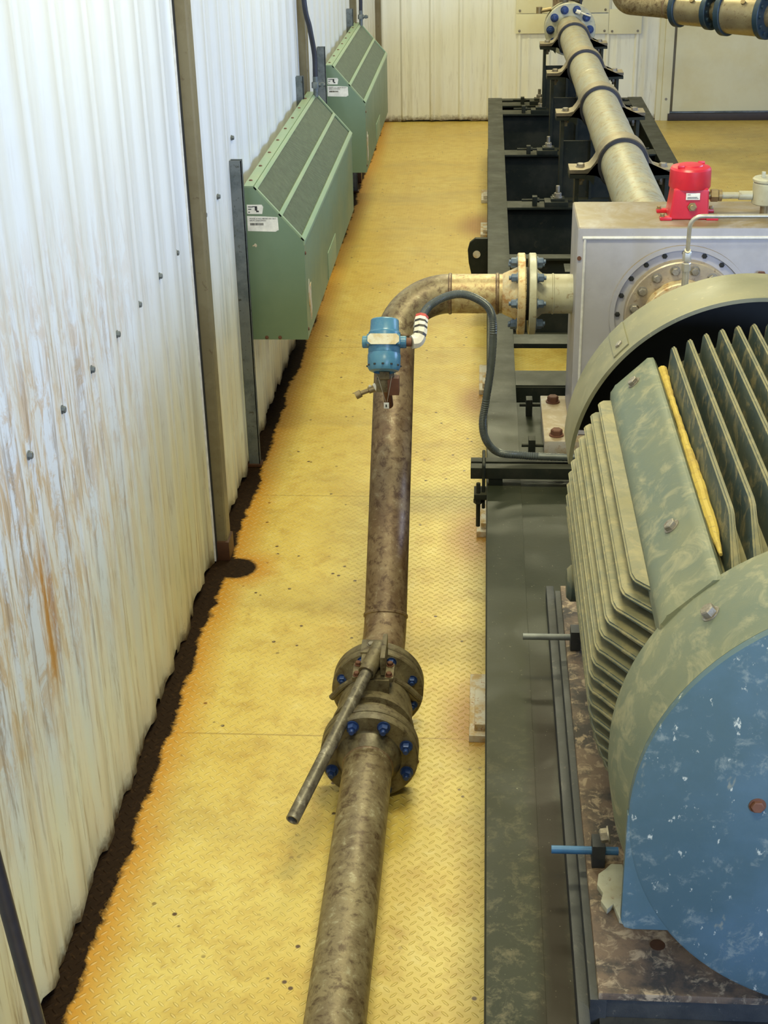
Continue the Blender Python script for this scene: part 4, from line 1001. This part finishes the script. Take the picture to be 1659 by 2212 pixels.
for y0, mm, ln, lab in ((3.95, 'jack_pale', .17, 'grey jacking bolt through a black lug left of the motor'), (2.895, 'jack_blue', .12, 'blue jacking bolt at the near left of the motor base')):
    T = root('jacking_bolt', (.28, y0, .74), lab, 'bolt', 'jacking bolts beside the motor base')
    b = B(); b.cyl((.31-ln, y0, .735), (.36, y0, .735), .0105, 16); obj('threaded_rod', b, mm, T)
    b = B(); b.box(.292, .325, y0-.026, y0+.026, HS+.106, .768, .003); obj('lug_block', b, 'basedark', T)

# ================================================================== OVERHEAD PIPE WITH VALVES (far right)
A0 = Vector((1.33, 15.0, 1.47)); A1 = Vector((2.95, 13.55, 1.47)); dA = (A1-A0).normalized()
OP = root('far_header_pipe', tuple(A0), 'tan horizontal header pipe with elbow near the back wall at upper right', 'pipe')
b = B(); b.tube(fillet_path([A0+Vector((.0, 0, 1.2)), A0, A0+dA*.66], .14, 10), .105, 36); obj('header', b, 'pipe', OP)
b = B(); b.lathe([(.105, 0), (.11, .006), (.11, .02), (.105, .026)], A0+dA*.56, dA, 40); obj('weld_ring', b, 'piper', OP)
b = B(); b.cyl(A0+dA*1.10, A0+dA*1.22, .09, 32); obj('spool_piece', b, 'wvalve', OP)
b = B(); b.cyl(A0+dA*1.70, A0+dA*3.2, .105, 32); obj('spool_piece', b, 'wvalve', OP)
def barrel_valve(t0, t1, r, lab):
    T = root('header_valve', tuple(A0+dA*t0), lab, 'valve', 'plated valves on the far header pipe')
    b = B(); b.cyl(A0+dA*(t0+.03), A0+dA*(t1-.03), r, 48, bev=.005); obj('valve_body', b, 'wvalve', T)
    for q, e in ((t0, t0+.06), (t1-.06, t1)):
        b = B(); b.cyl(A0+dA*q, A0+dA*e, r+.022, 48, bev=.006); fl_ = obj('valve_flange', b, 'navy', T)
        me = bolt_mesh('flange_stud', 'navy', .018, .02)
        qz = dA.to_track_quat('Z', 'Y'); outward = -1 if q == t0 else 1
        for i in range(12):
            a = 2*PI*i/12; inst('flange_stud', me, fl_, A0+dA*(q if outward < 0 else e)+qz @ Vector(((r-.02)*math.cos(a), (r-.02)*math.sin(a), 0)), dA*outward)
    b = B(); c = A0+dA*((t0+t1)/2); side = Vector((-.35, -.75, .55)).normalized()
    b.cyl(c+side*(r-.01), c+side*(r+.03), .022, 12); b.cyl(c+Vector((0, 0, r-.01)), c+Vector((0, 0, r+.03)), .05, 20); obj('drain_plug', b, 'bronze', T)
barrel_valve(.68, 1.10, .155, 'smaller plated barrel valve with dark blue flanges on the far header')
barrel_valve(1.22, 1.70, .195, 'larger plated barrel valve with dark blue flanges at the upper right edge')
